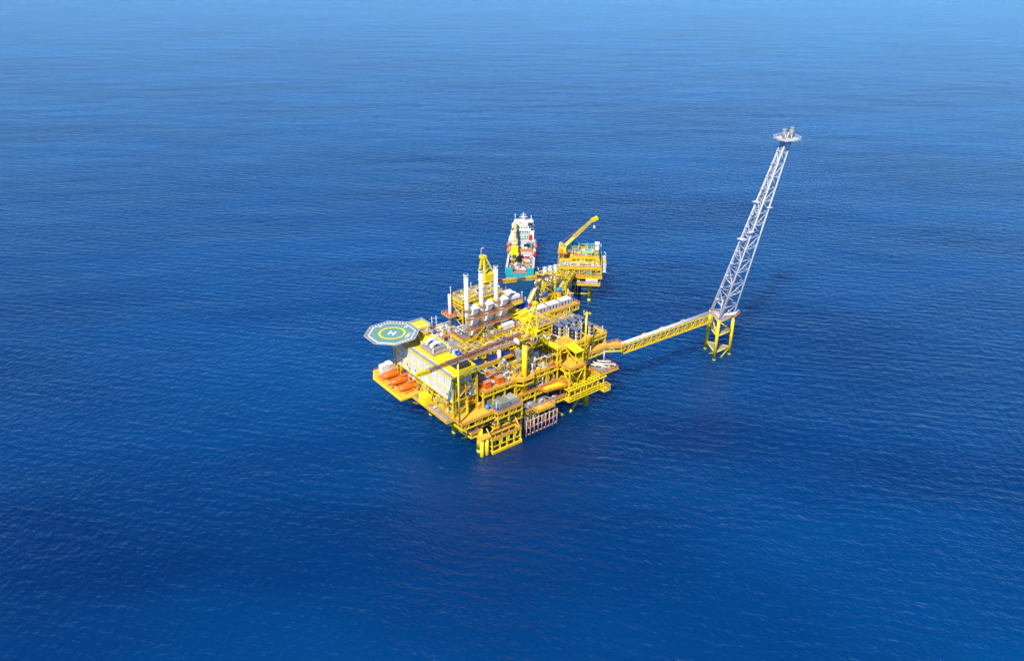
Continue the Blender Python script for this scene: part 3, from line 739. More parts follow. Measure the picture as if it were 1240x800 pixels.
# ================================================================== CRANES
C1 = F.thing('pedestal_crane', 'yellow crane on a thick column, its long brown boom stowed over the quarters', 'crane', (40, 7, 18))
ped = MB().cyl((40,7,18),(40,7,43),1.2,'yellow_clean',n=24).cyl((40,7,43),(40,7,45.4),1.3,'yellow',2.2,24).build('pedestal', C1)
MB().prism([(36.6,3.4),(43.4,3.4),(43.4,6),(36.6,6)],26.05,26.3,'ochre','yellow').build('platform', ped)
sl = MB().cyl((40,7,45.4),(40,7,46.2),2.3,'dark',n=20).build('slew_ring', C1)
deck('machinery_deck', C1, [(36.5,4.6),(46.5,4.6),(46.5,10.4),(36.5,10.4)], 46.8, 'yellow','yellow','yellow', t=.5, gird=0, rail='orange', post='yellow', band=.3)
MB().box((42.6,5.2,46.8),(46.2,9.8,49.8),'yellow_clean').build('machinery_house', C1)
cab = MB().box((43.6,3,47),(46,5,49.4),'yellow_clean').build('cab', C1)
MB().box((43.8,2.97,48),(45.8,2.995,49.1),'glass').build('window', cab)
for v in (5.4, 9.2): MB().cyl((39,v,47.6),(41.5,v,47.6),.8,'tan',n=12).build('winch_drum', C1)
m = MB(); top_ = Vector((46.4,8,61))
for v in (5.2,9.8):
    m.bar((38.5,v,47),top_+Vector((0,(v-7.5)*.25,0)),.4,'yellow_clean'); m.bar((45.8,v,47),top_+Vector((.4,(v-7.5)*.25,0)),.4,'yellow_clean')
    for k in (.25,.5,.75):
        p = Vector((38.5,v,47)).lerp(top_,k); q = Vector((45.8,v,47)).lerp(top_,k); m.bar(p,q,.3,'yellow')
for k in (.15,.3,.45,.6,.75,.9):
    p = Vector((38.5,5.2,47)).lerp(top_+Vector((0,-.55,0)),k); q = Vector((38.5,9.8,47)).lerp(top_+Vector((0,.55,0)),min(1,k+.1)); m.bar(p,q,.3,'yellow')
    p = Vector((45.8,5.2,47)).lerp(top_+Vector((.4,-.55,0)),k); q = Vector((45.8,9.8,47)).lerp(top_+Vector((.4,.55,0)),min(1,k+.1)); m.bar(p,q,.3,'yellow')
m.box((45.6,6.6,60.4),(47.4,9.2,61.6),'yellow_clean'); m.build('gantry', C1)
boom = lattice((36.5,6.2,49.4),(-14.5,2.0,50),1.25,1.0,26,.24,.13,'maroon','brown').build('boom', C1)
lattice((-14.5,2,50),(-20.6,1.5,50.4),1.6,1.4,3,.45,.25,'yellow_clean',taper=.55).build('boom_tip', boom)
MB().bar((-18.6,1.7,49.4),(-18.6,1.7,46.8),.12,'grey').box((-18.9,1.4,45.6),(-18.3,2,46.8),'yellow').build('hook_block', boom)
for v in (7.4,): MB().bar(top_+Vector((0,v-7.5,0)),(-16,1.9+(v-7.3)*.5,50.8),.06,'dark').build('pendant_rope', C1)

C2 = F.thing('pedestal_crane', 'yellow crane behind the white stacks with tall mast, brown boom resting on the pipe rack', 'crane', (56, 57, 46))
MB().cyl((56.2,58,44),(56.2,58,51),1.4,'yellow',n=20).cyl((56.2,58,51),(56.2,58,53),1.4,'orange',2.2,20).build('pedestal', C2)
MB().box((53,55,53),(60,61,53.5),'yellow').build('machinery_deck', C2)
MB().box((53.6,55.2,53.5),(59.2,60.8,57),'yellow_clean').build('machinery_house', C2)
m = MB(); tp = Vector((54.4,58.2,65.6))
for v in (56,60.6): m.bar((53.8,v,56.8),tp+Vector((0,(v-58.3)*.3,0)),1.3,'yellow_clean',.6); m.bar((59.4,v,56.8),tp+Vector((1,(v-58.3)*.3,0)),.6,'yellow_clean')
for k in (.3,.55,.8):
    for v in (56,60.6): m.bar(Vector((53.8,v,56.8)).lerp(tp,k),Vector((59.4,v,56.8)).lerp(tp,k),.35,'yellow')
m.box((53.4,57,65),(56,60,66.4),'yellow_clean'); m.bar((53.6,58.5,66.4),(53.6,58.5,70),.3,'pale'); m.bar((53.6,58.5,70),(54.8,58,70.6),.4,'pale'); m.build('mast', C2)
MB().box((58,54.3,54),(60.4,56.4,56.6),'brown').build('cab', C2)
b0 = Vector((60,56,51.6)); b1 = Vector((87,48.6,50.2))
bm = lattice(b0, b1+(b1-b0)*.08, 1.0,.8,14,.22,.12,'maroon','brown').build('boom', C2)
for k0, k1 in ((.16,.42),(.6,.82)):
    m = lattice(b0.lerp(b1,k0), b0.lerp(b1,k0+(k1-k0)*.98), 1.7,1.5,8,.2,.14,'ochre','yellow')
    m.build('access_cage', bm)

# ================================================================== DECK EQUIPMENT
def obox(u, v, ang, label):
    t = F.thing('skip_container', label, 'container', (u, v, 26), 'orange containers')
    L, w, h = 4.2, 1.6, 3.0
    m = MB()
    m.box((u-w,v-L,26.3),(u+w,v+L,26.3+h),'lifeboat')
    m.build('body', t)
    m = MB()
    for i in range(9): m.box((u-w-.12,v-L+.1+i*(2*L-.4)/8,26.35),(u-w-.003,v-L+.3+i*(2*L-.4)/8,26.2+h),'lifeboat')
    m.build('rib', t)
    m = MB().box((u-w-.14,v-L-.14,26.3+h),(u+w+.14,v-L+.2,26.55+h),'lifeboat').box((u-w-.14,v+L-.2,26.3+h),(u+w+.14,v+L+.14,26.55+h),'lifeboat').box((u-w-.14,v-L+.2,26.3+h),(u-w+.2,v+L-.2,26.55+h),'lifeboat').box((u+w-.2,v-L+.2,26.3+h),(u+w+.14,v+L-.2,26.55+h),'lifeboat')
    m.build('rim', t)
    MB().box((u-w+.22,v-L+.22,26.3+h+.01),(u+w-.22,v+L-.22,26.42+h),'tan').build('lid', t)
    MB().box((u-w,v-L,26.02),(u+w,v+L,26.29),'grey').build('base', t)
obox(20.2, 12.4, 0, 'orange container near the corner of the yellow deck, beside the quarters')
obox(27.4, 12.4, 0, 'orange container beside the grey box pallet on the yellow deck')
t = F.thing('equipment_pallet', 'grey crate between the two orange containers', 'crate', (23.8, 12, 26))
MB().box((22.5,9.6,26.05),(25.2,14.2,27.4),'grey').build('crate', t); MB().box((22.6,9.7,27.4),(25.1,14.1,27.7),'pale').build('lid', t)
t = F.thing('pump_skid', 'pale blue grey skid with a white frame right of the orange containers', 'pump skid', (33, 12, 26))
MB().box((31.3,10.4,26.05),(34.4,14,26.5),'yellow').build('base', t); MB().capsule((31.6,12.2,27.6),(34.2,12.2,27.6),.9,'galv').build('casing', t)
for u in (31.5,34.2): MB().bar((u,10.6,26.5),(u,10.6,28.9),.2,'white').build('post', t)
MB().box((31.3,10.5,28.8),(34.4,13.8,29),'pale').build('shelter_roof', t)

def compressor(u, v, label, z=26, s=1.0):
    t = F.thing('compressor', label, 'compressor', (u, v, z), 'blue motored compressors')
    MB().box((u-2.4*s,v-1.8*s,z+.04),(u+2.4*s,v+5*s,z+.5),'grey').build('base_frame', t)
    MB().capsule((u-1.2*s,v-.4*s,z+1.9*s),(u+1.4*s,v-.4*s,z+1.9*s),1.25*s,'blue').build('motor', t)
    MB().cyl((u,v+1.2*s,z+2.3*s),(u,v+3.8*s,z+2.3*s),1.9*s,'grey',n=16).build('casing', t)
    MB().tube([(u+.3,v+2,z+3.9*s),(u+.3,v+2,z+4.4),(u+.3,v+5.4,z+4.4)],.5,'galv',8).build('suction_pipe', t)
    MB().box((u+1.6*s,v+.6*s,z+.5),(u+2.3*s,v+1.8*s,z+2.4*s),'tan').build('control_panel', t)
compressor(23.6, 19.8, 'blue and grey compressor behind the first orange container, next to the quarters')
compressor(30.2, 19.6, 'blue and grey compressor behind the orange container beside the crate')
compressor(37.6, 17.2, 'blue and grey compressor nearest the thick crane column')
def cooler(u, v, label):
    t = F.thing('cooler_fan', label, 'cooler', (u, v, 30.6), 'dark blue coolers under the upper deck')
    MB().box((u-2.6,v-1.2,30.7),(u+2.6,v+3,33.4),'navy').build('casing', t)
    m = MB()
    for i in range(6): m.box((u-2.4+i*.85,v-1.4,30.9),(u-1.95+i*.85,v-1.21,32.6),'blue')
    m.build('grille', t)
    MB().cyl((u,v+.8,33.4),(u,v+.8,34),1.0,'pale').build('fan_cowl', t)
cooler(24.6, 23.2, 'dark blue cooler in the bay nearest the quarters, under the brown boom')
cooler(32.6, 23.2, 'dark blue cooler in the middle bay under the upper deck')
cooler(40.4, 23.4, 'dark blue cooler in the bay by the stairs')

t = F.thing('generator_enclosure', 'grey green boxy enclosure on the machinery bay above the landing frame', 'generator', (24, 3.8, 18))
m = MB(); m.hexa([(21.2,.8,18.3),(27,.8,18.3),(27,6,18.3),(21.2,6,18.3)],[(21.2,.8,21),(27,.8,21),(27,6,21),(21.2,6,21)],'greygreen')
m.hexa([(21.2,.8,21),(27,.8,21),(27,6,21),(21.2,6,21)],[(22,1.5,21.8),(26.2,1.5,21.8),(26.2,5.3,21.8),(22,5.3,21.8)],'greygreen'); m.build('body', t)
MB().box((20.9,.5,18.06),(27.3,6.3,18.3),'dark').build('base', t)
MB().box((21.1,2,18.6),(21.19,3.6,20.4),'grey').build('door', t)
MB().cyl((25.6,4.6,21.7),(25.6,4.6,22.6),.35,'tan').build('exhaust', t)
t = F.thing('equipment_crate', 'dark grey green crate with a tan lid behind the grey enclosure', 'crate', (22, 9.5, 18))
MB().box((19,7.4,18.1),(26,11.4,20.6),'greygreen').build('body', t); MB().box((19,7.4,20.6),(26,11.4,20.9),'tan').build('lid', t)
t = F.thing('louvred_cooler', 'grey cooler with white slatted top beside the grey green enclosure', 'cooler', (30, 4, 18))
MB().box((27.8,.8,18.1),(32.4,8,19.9),'grey').build('body', t); MB().box((27.9,2.6,19.9),(32.3,7.9,20.1),'louvred').build('slatted_top', t)
MB().box((27.9,.9,19.9),(32.3,2.5,20.05),'deckgrey').build('cover', t)
t = F.thing('chemical_tank', 'bright blue ball tank at the corner of the orange planked deck', 'tank', (17.2, 5.5, 18))
MB().ball((17.2,5.3,19.4),1.15,'skyblue').build('tank_shell', t); MB().cyl((17.2,5.3,18.07),(17.2,5.3,18.7),.7,'grey').build('stand', t)
t = F.thing('valve_skid', 'yellow and orange valve cluster behind the bright blue ball tank', 'valve skid', (15.4, 8.8, 18))
MB().ball((15,8.7,20.2),.9,'yellow').build('actuator', t); MB().box((14,7.6,18.08),(17,9.8,19.2),'orange').build('base', t); MB().cyl((16.2,8.6,19.2),(16.2,8.6,20.6),.5,'orange').build('valve_body', t)
t = F.thing('tool_box', 'small blue box in front of the grey green enclosure', 'box', (20, 2.4, 18))
MB().box((19.6,1.5,18.08),(20.6,3.4,19.3),'blue').build('body', t); MB().box((19.55,1.45,19.3),(20.65,3.45,19.45),'skyblue').build('lid', t)
t = F.thing('fire_cabinet', 'bright red cabinet on the low grey deck above the landing frame', 'cabinet', (20.6, 2.2, 12))
MB().box((20,1.6,12.05),(21.3,2.7,14),'red').build('body', t); MB().box((19.95,1.55,14),(21.35,2.75,14.15),'salmon').build('lid', t)

t = F.thing('separator_vessel', 'fat white vessel with conical neck below the yellow crane cab', 'process vessel', (48, 24, 35))
MB().capsule((46.2,20.5,37.4),(49.5,25,37.4),1.7,'white').build('shell', t); MB().cyl((46.4,21,37.6),(45,17.8,37),1.3,'pale',.7).build('neck', t)
for k in ((46.8,21.4),(49,24.4)): MB().box((k[0]-.5,k[1]-.5,35.02),(k[0]+.5,k[1]+.5,36.4),'yellow').build('saddle', t)
t = F.thing('scrubber_vessel', 'white horizontal drum with pipe loops on the deck right of the crane', 'process vessel', (55, 19, 35))
MB().capsule((53.6,18.6,37.2),(57.6,20.6,37.2),1.4,'white').build('shell', t)
MB().tube([(54,17.6,35.2),(54,17.6,39.2),(57.5,17.6,39.2),(57.5,17.6,35.2)],.3,'white').build('pipe_loop', t)
MB().tube([(55.8,17.2,35.2),(55.8,17.2,38.2),(59,17.2,38.2)],.25,'pale').build('pipe_loop', t)
for k in ((54.4,19),(57,20.3)): MB().box((k[0]-.4,k[1]-.6,35.02),(k[0]+.4,k[1]+.6,36.2),'grey').build('saddle', t)
for u, v, h, r, lb, sh in ((48.2,10.6,5.4,1.1,'white upright vessel under the deck, right of the thick crane column','white'),(51.4,12.4,6.0,1.2,'pale upright vessel between the white vessel and the blue one','pale'),(55,11.4,4.6,1.15,'blue upright vessel on the yellow deck right of the crane column','blue')):
    t = F.thing('upright_vessel', lb, 'process vessel', (u, v, 26))
    MB().capsule((u,v,26.9),(u,v,26.4+h),r,sh).build('shell', t)
    MB().cyl((u,v,26.03),(u,v,27),r*.8,'grey',n=12).build('skirt', t)
    MB().tube([(u-r-.5,v-.4,26.1),(u-r-.5,v-.4,26.6+h),(u,v-.2,27+h),],.25,'white').build('pipe', t)
t = F.thing('pump_unit', 'light blue pump beside the base of the crane column', 'pump', (44.2, 9, 26))
MB().capsule((44.4,9.4,27),(44.4,9.4,28.6),.8,'skyblue').build('motor', t); MB().box((43.4,8.4,26.03),(45.4,10.4,26.4),'grey').build('base', t)

def block(u, v, label):
    t = F.thing('equipment_block', label, 'equipment block', (u, v, 32), 'dark blue equipment blocks')
    for k in range(3):
        z = 32.1+k*1.85
        lv = MB().box((u-1.75,v-2.9,z),(u+1.75,v+2.9,z+1.25),'navy').build('module', t)
        MB().box((u-1.82,v-2.97,z+1.25),(u+1.82,v+2.97,z+1.5),'dark' if k < 2 else 'slate').build('lid', lv)
        m = MB()
        for s in (-1,1):
            m.box((u-1.86,v+s*2.6-.3,z-.02),(u-1.76,v+s*2.6+.3,z+1.2),'white'); m.box((u+s*1.3-.25,v-3.0,z),(u+s*1.3+.25,v-2.91,z+1.2),'white')
        m.build('corner_post', lv)
        m = MB().box((u-1.85,v-3.0,z+1.52),(u+1.85,v-2.5,z+1.83),'yellow').box((u-1.85,v+2.5,z+1.52),(u+1.85,v+3,z+1.83),'yellow').box((u-1.85,v-.3,z+1.52),(u-1.3,v+.3,z+1.83),'yellow')
        if k < 2: m.build('spacer', lv)
    m = MB()
    for s in (-1,0,1): m.bar((u-1.5,v+s*1.7,37.36),(u+1.5,v+s*1.7,37.36),.18,'galv')
    m.build('top_pipe', t)
block(72.8, 21.6, 'dark blue stacked block in the back row, beside the yellow box girder')
block(77.4, 21.6, 'dark blue stacked block in the back row, second from the yellow box girder')
block(82.0, 21.6, 'dark blue stacked block in the back row, third from the yellow box girder')
block(86.6, 21.6, 'dark blue stacked block in the back row, nearest the open sea')
block(76.6, 13.6, 'dark blue stacked block standing alone in front, facing the yellow sloping hood')
block(85.4, 13.8, 'dark blue stacked block in the front row, right behind the tall yellow mast')

def enclosure(u, label):
    t = F.thing('turbine_enclosure', label, 'enclosure', (u, 41, 35.6), 'grey roofed enclosures on the edge deck')
    MB().box((u-3.4,39.4,35.65),(u+3.4,43.6,38),'grey').build('body', t)
    MB().box((u-3.3,39.6,38),(u+3.3,43.5,38.3),'white').build('roof', t)
    m = MB()
    for i in range(9): m.box((u-3.2+i*.7,39.25,35.9),(u-2.85+i*.7,39.39,37.8),'galv' if i % 3 else 'dark')
    m.build('louvre', t)
    MB().box((u-3.5,39.8,35.66),(u-3.41,41,37.6),'dark').build('door', t)
    MB().box((u+3.6,39.8,35.65),(u+4.6,43,37.4),'galv').build('vent', t)
enclosure(77.6, 'grey enclosure with white roof, the end one by the crane mast')
enclosure(85.8, 'grey enclosure with white roof between the two others in its row')
enclosure(94, 'grey enclosure with white roof, the end one over the sea')
t = F.thing('chemical_drum', 'blue upright drum at the sea end of the enclosure deck', 'drum', (99.4, 41, 35.6))
MB().capsule((99.4,41,36.4),(99.4,41,38.6),.8,'blue').build('shell', t); MB().cyl((99.4,41,35.65),(99.4,41,36.4),.6,'grey').build('stand', t)

t = F.thing('tarpaulined_winch', 'bright blue covered winch with a red end beside the sloping pipe', 'winch', (71, 46, 38))
MB().capsule((66.8,45.4,39.8),(72,46,40.2),1.6,'blue').ball((70,44,39.8),1.3,'blue').build('cover', t); MB().box((66,44,38.02),(73,47,38.6),'grey').build('base', t)
MB().cyl((73.2,44.6,39.6),(74.6,44.4,39.6),.8,'red').build('drum_end', t)
hb = [(56.5,40.6,'by the white stack'),(60.6,41.8,'beside the long white ducts'),(56.8,35.6,'in front of the crane stairs'),(60.8,36.4,'in the middle of the cluster'),(64.8,37.4,'next to the blue winch'),(58.6,30.6,'nearest the crane cab'),(63.4,31.4,'in front of the grey enclosures')]
for u, v, w in hb:
    t = F.thing('cooler_hood', 'flat yellow hood '+w, 'hood', (u, v, 38), 'flat yellow cooler hoods')
    MB().box((u-1.7,v-2.2,40.2),(u+1.7,v+2.2,41.2),'yellow_clean').build('hood', t)
    for a, b in ((-1.4,-1.9),(1.4,-1.9),(-1.4,1.9),(1.4,1.9)): MB().box((u+a-.15,v+b-.15,38.02),(u+a+.15,v+b+.15,40.2),'orange').build('leg', t)
    MB().box((u-1.3,v-1.6,38.6),(u+1.3,v+1.6,39.8),'pale').build('cooler', t)
for v, w in ((44.6,'the one nearest the deck edge rail'),(47.8,'the middle one of three'),(51,'the one in front of the crane column')):
    t = F.thing('air_duct', 'long white square duct, '+w, 'duct', (62, v, 45), 'long white ducts')
    MB().box((58,v-1.1,46),(66.4,v+1.1,47.5),'white').build('duct', t)
    for u in (60,63,65.6): MB().box((u-.3,v-.9,45.04),(u+.3,v+.9,46),'grey').build('support', t)
    MB().box((57.6,v-.7,46.2),(58,v+.7,47.3),'pale').build('flange', t)
t = F.thing('filter_house', 'pale grey filter box on the stack deck beside the white silencers', 'filter unit', (50, 32.5, 38))
MB().box((46.5,31.2,38.4),(53,34.2,41),'white').build('body', t); MB().box((46.5,31.2,38.03),(53,34.2,38.39),'grey').build('base', t); MB().cyl((46.2,32.6,39.8),(44.6,32.6,39.8),1,'yellow').build('inlet', t)

# pipe rack columns and tanks
for u, v, w in ((91.7,54.6,'farthest from the far platform'),(95,54.2,'in the middle of three'),(98.2,53.8,'nearest the wellhead platform')):
    t = F.thing('vent_column', 'tall grey pipe column in the yellow rack, '+w, 'vent column', (u, v, 32), 'grey columns in the pipe rack')
    MB().cyl((u,v,32.05),(u,v,51.6),1.05,'galv',n=16).build('shell', t)
    MB().cyl((u,v,51.6),(u,v,52),1.2,'pale',n=16).build('cap', t)
    MB().cyl((u,v,37),(u,v,37.4),1.25,'pale',n=16).cyl((u,v,45),(u,v,45.4),1.25,'pale',n=16).build('band', t)
for u, v, s, w in ((86.4,48,'blue','blue drum at the foot of the sloping white pipe'),(96.6,48.4,'skyblue','teal blue drum on the rack deck behind the grey enclosures'),(92,51.5,'navy','dark drum between the grey rack columns')):
    t = F.thing('rack_drum', w, 'drum', (u, v, 32))
    MB().capsule((u-1,v,38.6 if s == 'navy' else 40.4),(u+1,v,38.6 if s == 'navy' else 40.4),1.1,s).build('shell', t)
    MB().box((u-.8,v-.6,32.03),(u+.8,v+.6,39.4 if s != 'navy' else 37.6),'yellow').build('stand', t)

# front pipe deck
t = F.thing('pig_launcher', 'white angled pipes with flanges on the orange edged deck under the bridge', 'pipe manifold', (85, 1.5, 18))
for k, pts in enumerate(([(82.6,8,20),(82.6,3.4,20),(89.4,-2.2,20)],[(80.6,5.6,19.4),(84.4,.6,19.4),(84.4,-1.6,19.4)],[(85.6,8.2,19.8),(85.6,5,19.8),(90,1.2,19.8)],[(89.4,-2.2,20),(89.4,-2.2,18.6)],[(88.4,4.6,18.4),(88.4,4.6,24.6),(88.4,6.5,25)])):
    MB().tube(pts, .3, 'white', 10).build('pipe', t)
for u, v in ((82.6,5.7),(87.2,-.4),(84.4,1),(86,5.2)): MB().box((u-.5,v-.5,18.02),(u+.5,v+.5,18.8),'yellow').build('support', t)
for u, v, s, w in ((78,8.6,'blue','blue drum on the main deck edge behind the pipe manifold'),(80.6,7.4,'skyblue','light blue drum beside the white pipe manifold')):
    t = F.thing('edge_drum', w, 'drum', (u, v, 18))
    MB().capsule((u,v,19),(u,v,20.4),1.1,s).build('shell', t); MB().cyl((u,v,18.04),(u,v,18.7),.8,'grey').build('stand', t)
t = F.thing('red_marker_buoy', 'bright red item lying on the orange floor above the striped guard', 'float', (55.6, 1.5, 12))
MB().ball((55.6,1.5,12.6),.5,'red').build('float', t); MB().cyl((55.6,1.5,12.05),(55.6,1.5,12.3),.3,'grey').build('stand', t)
# ================================================================== FLARE BRIDGE
t = F.thing('flare_bridge', 'long yellow truss footbridge carrying white pipes out to the flare tower', 'bridge', (98, 2.6, 21))
B0, B1 = Vector((98.6,2.7,23.7)), Vector((161.6,-.6,23.6))
lattice(B0, B1, 3.4, 4.4, 20, .42, .22, 'yellow_clean', 'yellow').build('truss', t)
dv = (B1-B0).normalized(); sd = Vector((-dv.y, dv.x, 0))
def along(mat, o, z, w, h, name):
    MB().bar(B0+sd*o+Vector((0,0,z)), B1+sd*o+Vector((0,0,z)), w, mat, h).build(name, t)
along('ochre', 0, -2.0, 2.7, .14, 'walkway')
for o in (-.9,.3): MB().cyl(B0+sd*o+Vector((0,0,2.9)), B1+sd*o+Vector((0,0,2.8)), .32, 'white').build('pipe', t)
along('grey', 1.2, 2.6, .5, .2, 'cable_tray')
for k in (.24,.44,.68):
    c = B0.lerp(B1,k)+sd*1.6; MB().bar(c+Vector((0,0,2.3)),c+dv*2.4+Vector((0,0,2.3)),1.2,'yellow',.8).build('expansion_support', t)

# ================================================================== FLARE TOWER
T = F.thing('flare_tower', 'tall white leaning lattice flare tower on three yellow legs in the sea', 'flare tower', (168, -2.5, 0))
l0 = [Vector((161.8,-6.4,-6)),Vector((168.6,5.6,-6)),Vector((174,-7,-6))]
l1 = [Vector((161.6,-6.8,24)),Vector((167.8,4.0,24)),Vector((173.2,-7.2,24))]
for a, b in zip(l0, l1):
    w = a.lerp(b, 6.6/30)
    MB().cyl(w, b, .85, 'yellow_clean', n=14).cyl(a, w, .86, 'wetyellow', n=14).build('leg', T)
def tri(pts, z0, z1, mat, name, grow=1.0):
    c = sum((p for p in pts), Vector())/3
    q = [c+(p-c)*grow for p in pts]
    q = ccw([(p.x,p.y) for p in q])
    return MB().prism(q, z0, z1, mat).build(name, T)
def lv(z): return [a.lerp(b,(z+6)/30) for a, b in zip(l0,l1)]
tri(lv(4.6), 4.3, 4.6, 'grey', 'lower_grating', .92)
tri(lv(15), 14.4, 14.8, 'grey', 'middle_grating', .9)
tri(l1, 23.4, 24, 'pale', 'deck', 1.12)
for z in (4.4, 14.4, 22.8):
    q = lv(z)
    for i in range(3): MB().cyl(q[i], q[(i+1)%3], .4, 'yellow', n=8).build('brace', T)
for i in range(3):
    a, b = lv(14.6), lv(23); MB().cyl(a[i], b[(i+1)%3], .32, 'yellow', n=8).build('brace', T)
    a, b = lv(4.4), lv(-4); MB().cyl(a[i], a[i].lerp(b[(i+1)%3], 1.0), .36, 'wetyellow', n=8).build('brace', T)
q = [ (p.x,p.y) for p in l1]; cx = sum(p[0] for p in q)/3; cy = sum(p[1] for p in q)/3
railing([(cx+(x-cx)*1.1, cy+(y-cy)*1.1) for x, y in q], 24, 'orange','orange').build('railing', T)
MB().prism([(172,-9.2),(179,-7.2),(178.4,-5.2),(171.6,-6.8)],23.5,24.05,'orange').build('side_platform', T)
for o in (0,1.1): MB().tube([(166.5,-6+o,25.2),(172,-8.2+o,25),(178.4,-6.6+o,25)],.5,'white').build('pipe', T)
TOP = Vector((cx+36,cy-.4,113.5)); sh = .36
t1 = [TOP+Vector(((p.x-cx)*sh,(p.y-cy)*sh,0)) for p in l1]
for a, b in zip(l1, t1): MB().cyl(a, b, .5, 'galv', .34, 10).build('boom_leg', T)
NP = 15; z_ = [1-(1-i/NP)**1.0 for i in range(NP+1)]
m = MB(); m2 = MB()
for i in range(NP):
    a = [p.lerp(q,z_[i]) for p, q in zip(l1,t1)]; b = [p.lerp(q,z_[i+1]) for p, q in zip(l1,t1)]
    for k in range(3):
        m.cyl(a[k], a[(k+1)%3], .18, 'galv', n=6)
        if i % 2: m.cyl(a[k], b[(k+1)%3], .2, 'galv', n=6)
        else: m.cyl(a[(k+1)%3], b[k], .2, 'galv', n=6)
m.build('lattice', T)
cb = Vector((cx,cy,24.2)); ct = TOP+Vector((0,0,3))
for dx, dy, r, mt in ((.7,.2,.5,'grey'),(-.2,-.7,.32,'pale'),(.1,.9,.28,'grey'),(1.3,-.4,.2,'galv')):
    d = Vector((dx,dy,0)); MB().cyl(cb+d*1.5, ct+d*.6, r, mt, n=10).build('flare_riser', T)
for i in range(1, 14):
    f = i/14; p = l1[1].lerp(t1[1], f); c = cb.lerp(ct, f); p = p.lerp(c,.15)
    w = .85 if i not in (6,9) else 1.9
    MB().box((p.x-w,p.y-w,p.z-.12),(p.x+w,p.y+w,p.z+.1),'pale').build('rest_platform', T)
m = MB(); d = Vector((-.3,1.0,0))
for s in (-.3,.3): m.bar(l1[1]+Vector((s,-1,0)), t1[1]+Vector((s,-.6,0)), .12, 'galv')
for i in range(120):
    p = (l1[1]+Vector((0,-1,0))).lerp(t1[1]+Vector((0,-.6,0)), i/120); m.bar(p-Vector((.3,0,0)),p+Vector((.3,0,0)),.09,'galv')
m.build('ladder', T)
p = l1[0].lerp(t1[0],.5); MB().box((p.x-2.6,p.y-1,p.z),(p.x+1,p.y+1.2,p.z+.25),'pale').build('rest_platform', T)
p = l1[2].lerp(t1[2],.62); MB().box((p.x-1,p.y-1,p.z),(p.x+2.2,p.y+1.2,p.z+.25),'pale').build('rest_platform', T)
MB().cyl((161.6,-6.8,24),(162.6,-6.8,36),.3,'galv',n=8).build('davit_post', T)
th = [(TOP.x+6.8*math.cos(R(30+45*k))*(1 if k % 2 == 0 else .86), TOP.y+6.8*math.sin(R(30+45*k))*(1 if k % 2 == 0 else .86)) for k in range(8)]
tp_ = MB().prism(th, TOP.z+.2, TOP.z+.5, 'pale').build('top_platform', T)
railing(th, TOP.z+.6, 'pale','pale', h=1.3, w=.14).build('railing', tp_)
m = MB()
for k in range(8): m.bar((TOP.x,TOP.y,TOP.z-2.2),(th[k][0],th[k][1],TOP.z+.1),.22,'galv')
m.build('platform_strut', tp_)
for dx, dy, h in ((-1.6,.8,4.4),(1.6,-.9,5.2)):
    MB().cyl((TOP.x+dx,TOP.y+dy,TOP.z+.6),(TOP.x+dx*1.15,TOP.y+dy*1.1,TOP.z+h),.9,'grey',1.25,14).cyl((TOP.x+dx*1.15,TOP.y+dy*1.1,TOP.z+h),(TOP.x+dx*1.2,TOP.y+dy*1.1,TOP.z+h+.9),1.3,'grey',1.0,14).build('flare_tip', T)
for dx, dy in ((-.2,-2.6),(3.2,1.4),(-3.2,-1)): MB().cyl((TOP.x+dx,TOP.y+dy,TOP.z+.6),(TOP.x+dx,TOP.y+dy,TOP.z+3),.3,'pale',n=8).build('pilot_pipe', T)

# ================================================================== WELLHEAD PLATFORM
X = W.thing('wellhead_platform', 'smaller yellow wellhead platform with turquoise equipment standing behind the main platform', 'oil platform', (0, 0, 0))
for x, y in ((6.6,-7.6),(6.6,8),(-8.5,-7.6),(-8.5,8)):
    MB().cyl((x,y,1.5),(x,y,15),1.05,'yellow',n=14).cyl((x,y,-6),(x,y,1.5),1.05,'wetyellow',n=14).build('leg', X)
for a, b in (((-8.5,-7.6,4.4),(6.6,-7.6,4.4)),((6.6,-7.6,4.4),(6.6,8,4.4)),((-8.5,8,4.4),(6.6,8,4.4)),((-8.5,-7.6,9),(-3,-7.6,-3)),((6.6,-7.6,11.5),(12,-11,14.8)),((6.6,-7.6,10),(0,-7.6,14.6)),((-8.5,-7.6,4.4),(-8.5,8,4.4))):
    MB().cyl(a,b,.42,'yellow',n=8).build('brace', X)
for x, y in ((-3,-3),(0,-2),(-4,3),(1,3),(-1.5,0)): MB().cyl((x,y,-5),(x,y,15),.5,'maroon',n=8).build('conductor', X)
MB().box((-5,-6,7.6),(3,5,8.1),'brown').build('lower_deck', X)
MB().box((-3,-5.6,8.1),(2.4,-5,9.4),'salmon').build('lower_panel', X)
d1 = deck('cellar_deck', X, [(-4,-14),(13,-14),(13,-2),(-4,-2)], 11.6, 'tan','orange','yellow', t=.5, gird=1.2, rail='brown', post='white')
d2 = deck('main_deck', X, [(-14,-12.4),(14,-12.4),(14,14),(-14,14)], 16, 'ochre','orange','yellow', gird=1.6, rail='brown', post='yellow')
d3 = deck('upper_deck', X, [(-13.6,-11.6),(13.6,-11.6),(13.6,14),(-13.6,14)], 21.4, 'ochre','brown','yellow', t=.7, gird=1.3, rail='white', post='brown')
d4 = deck('top_deck', X, [(-6,-4),(12,-4),(12,13.6),(-6,13.6)], 24.6, 'ochre','yellow','yellow', t=.5, gird=0, rail='yellow', post='yellow')
for x in (-13.2,-7,0,7,13.2):
    for y in (-11.4,13.4): column(X, x, y, 16, 20.7, .55)
for x in (-5.6,3,11.6):
    for y in (-3.6,13.2): column(X, x, y, 21.4, 24.1, .5)
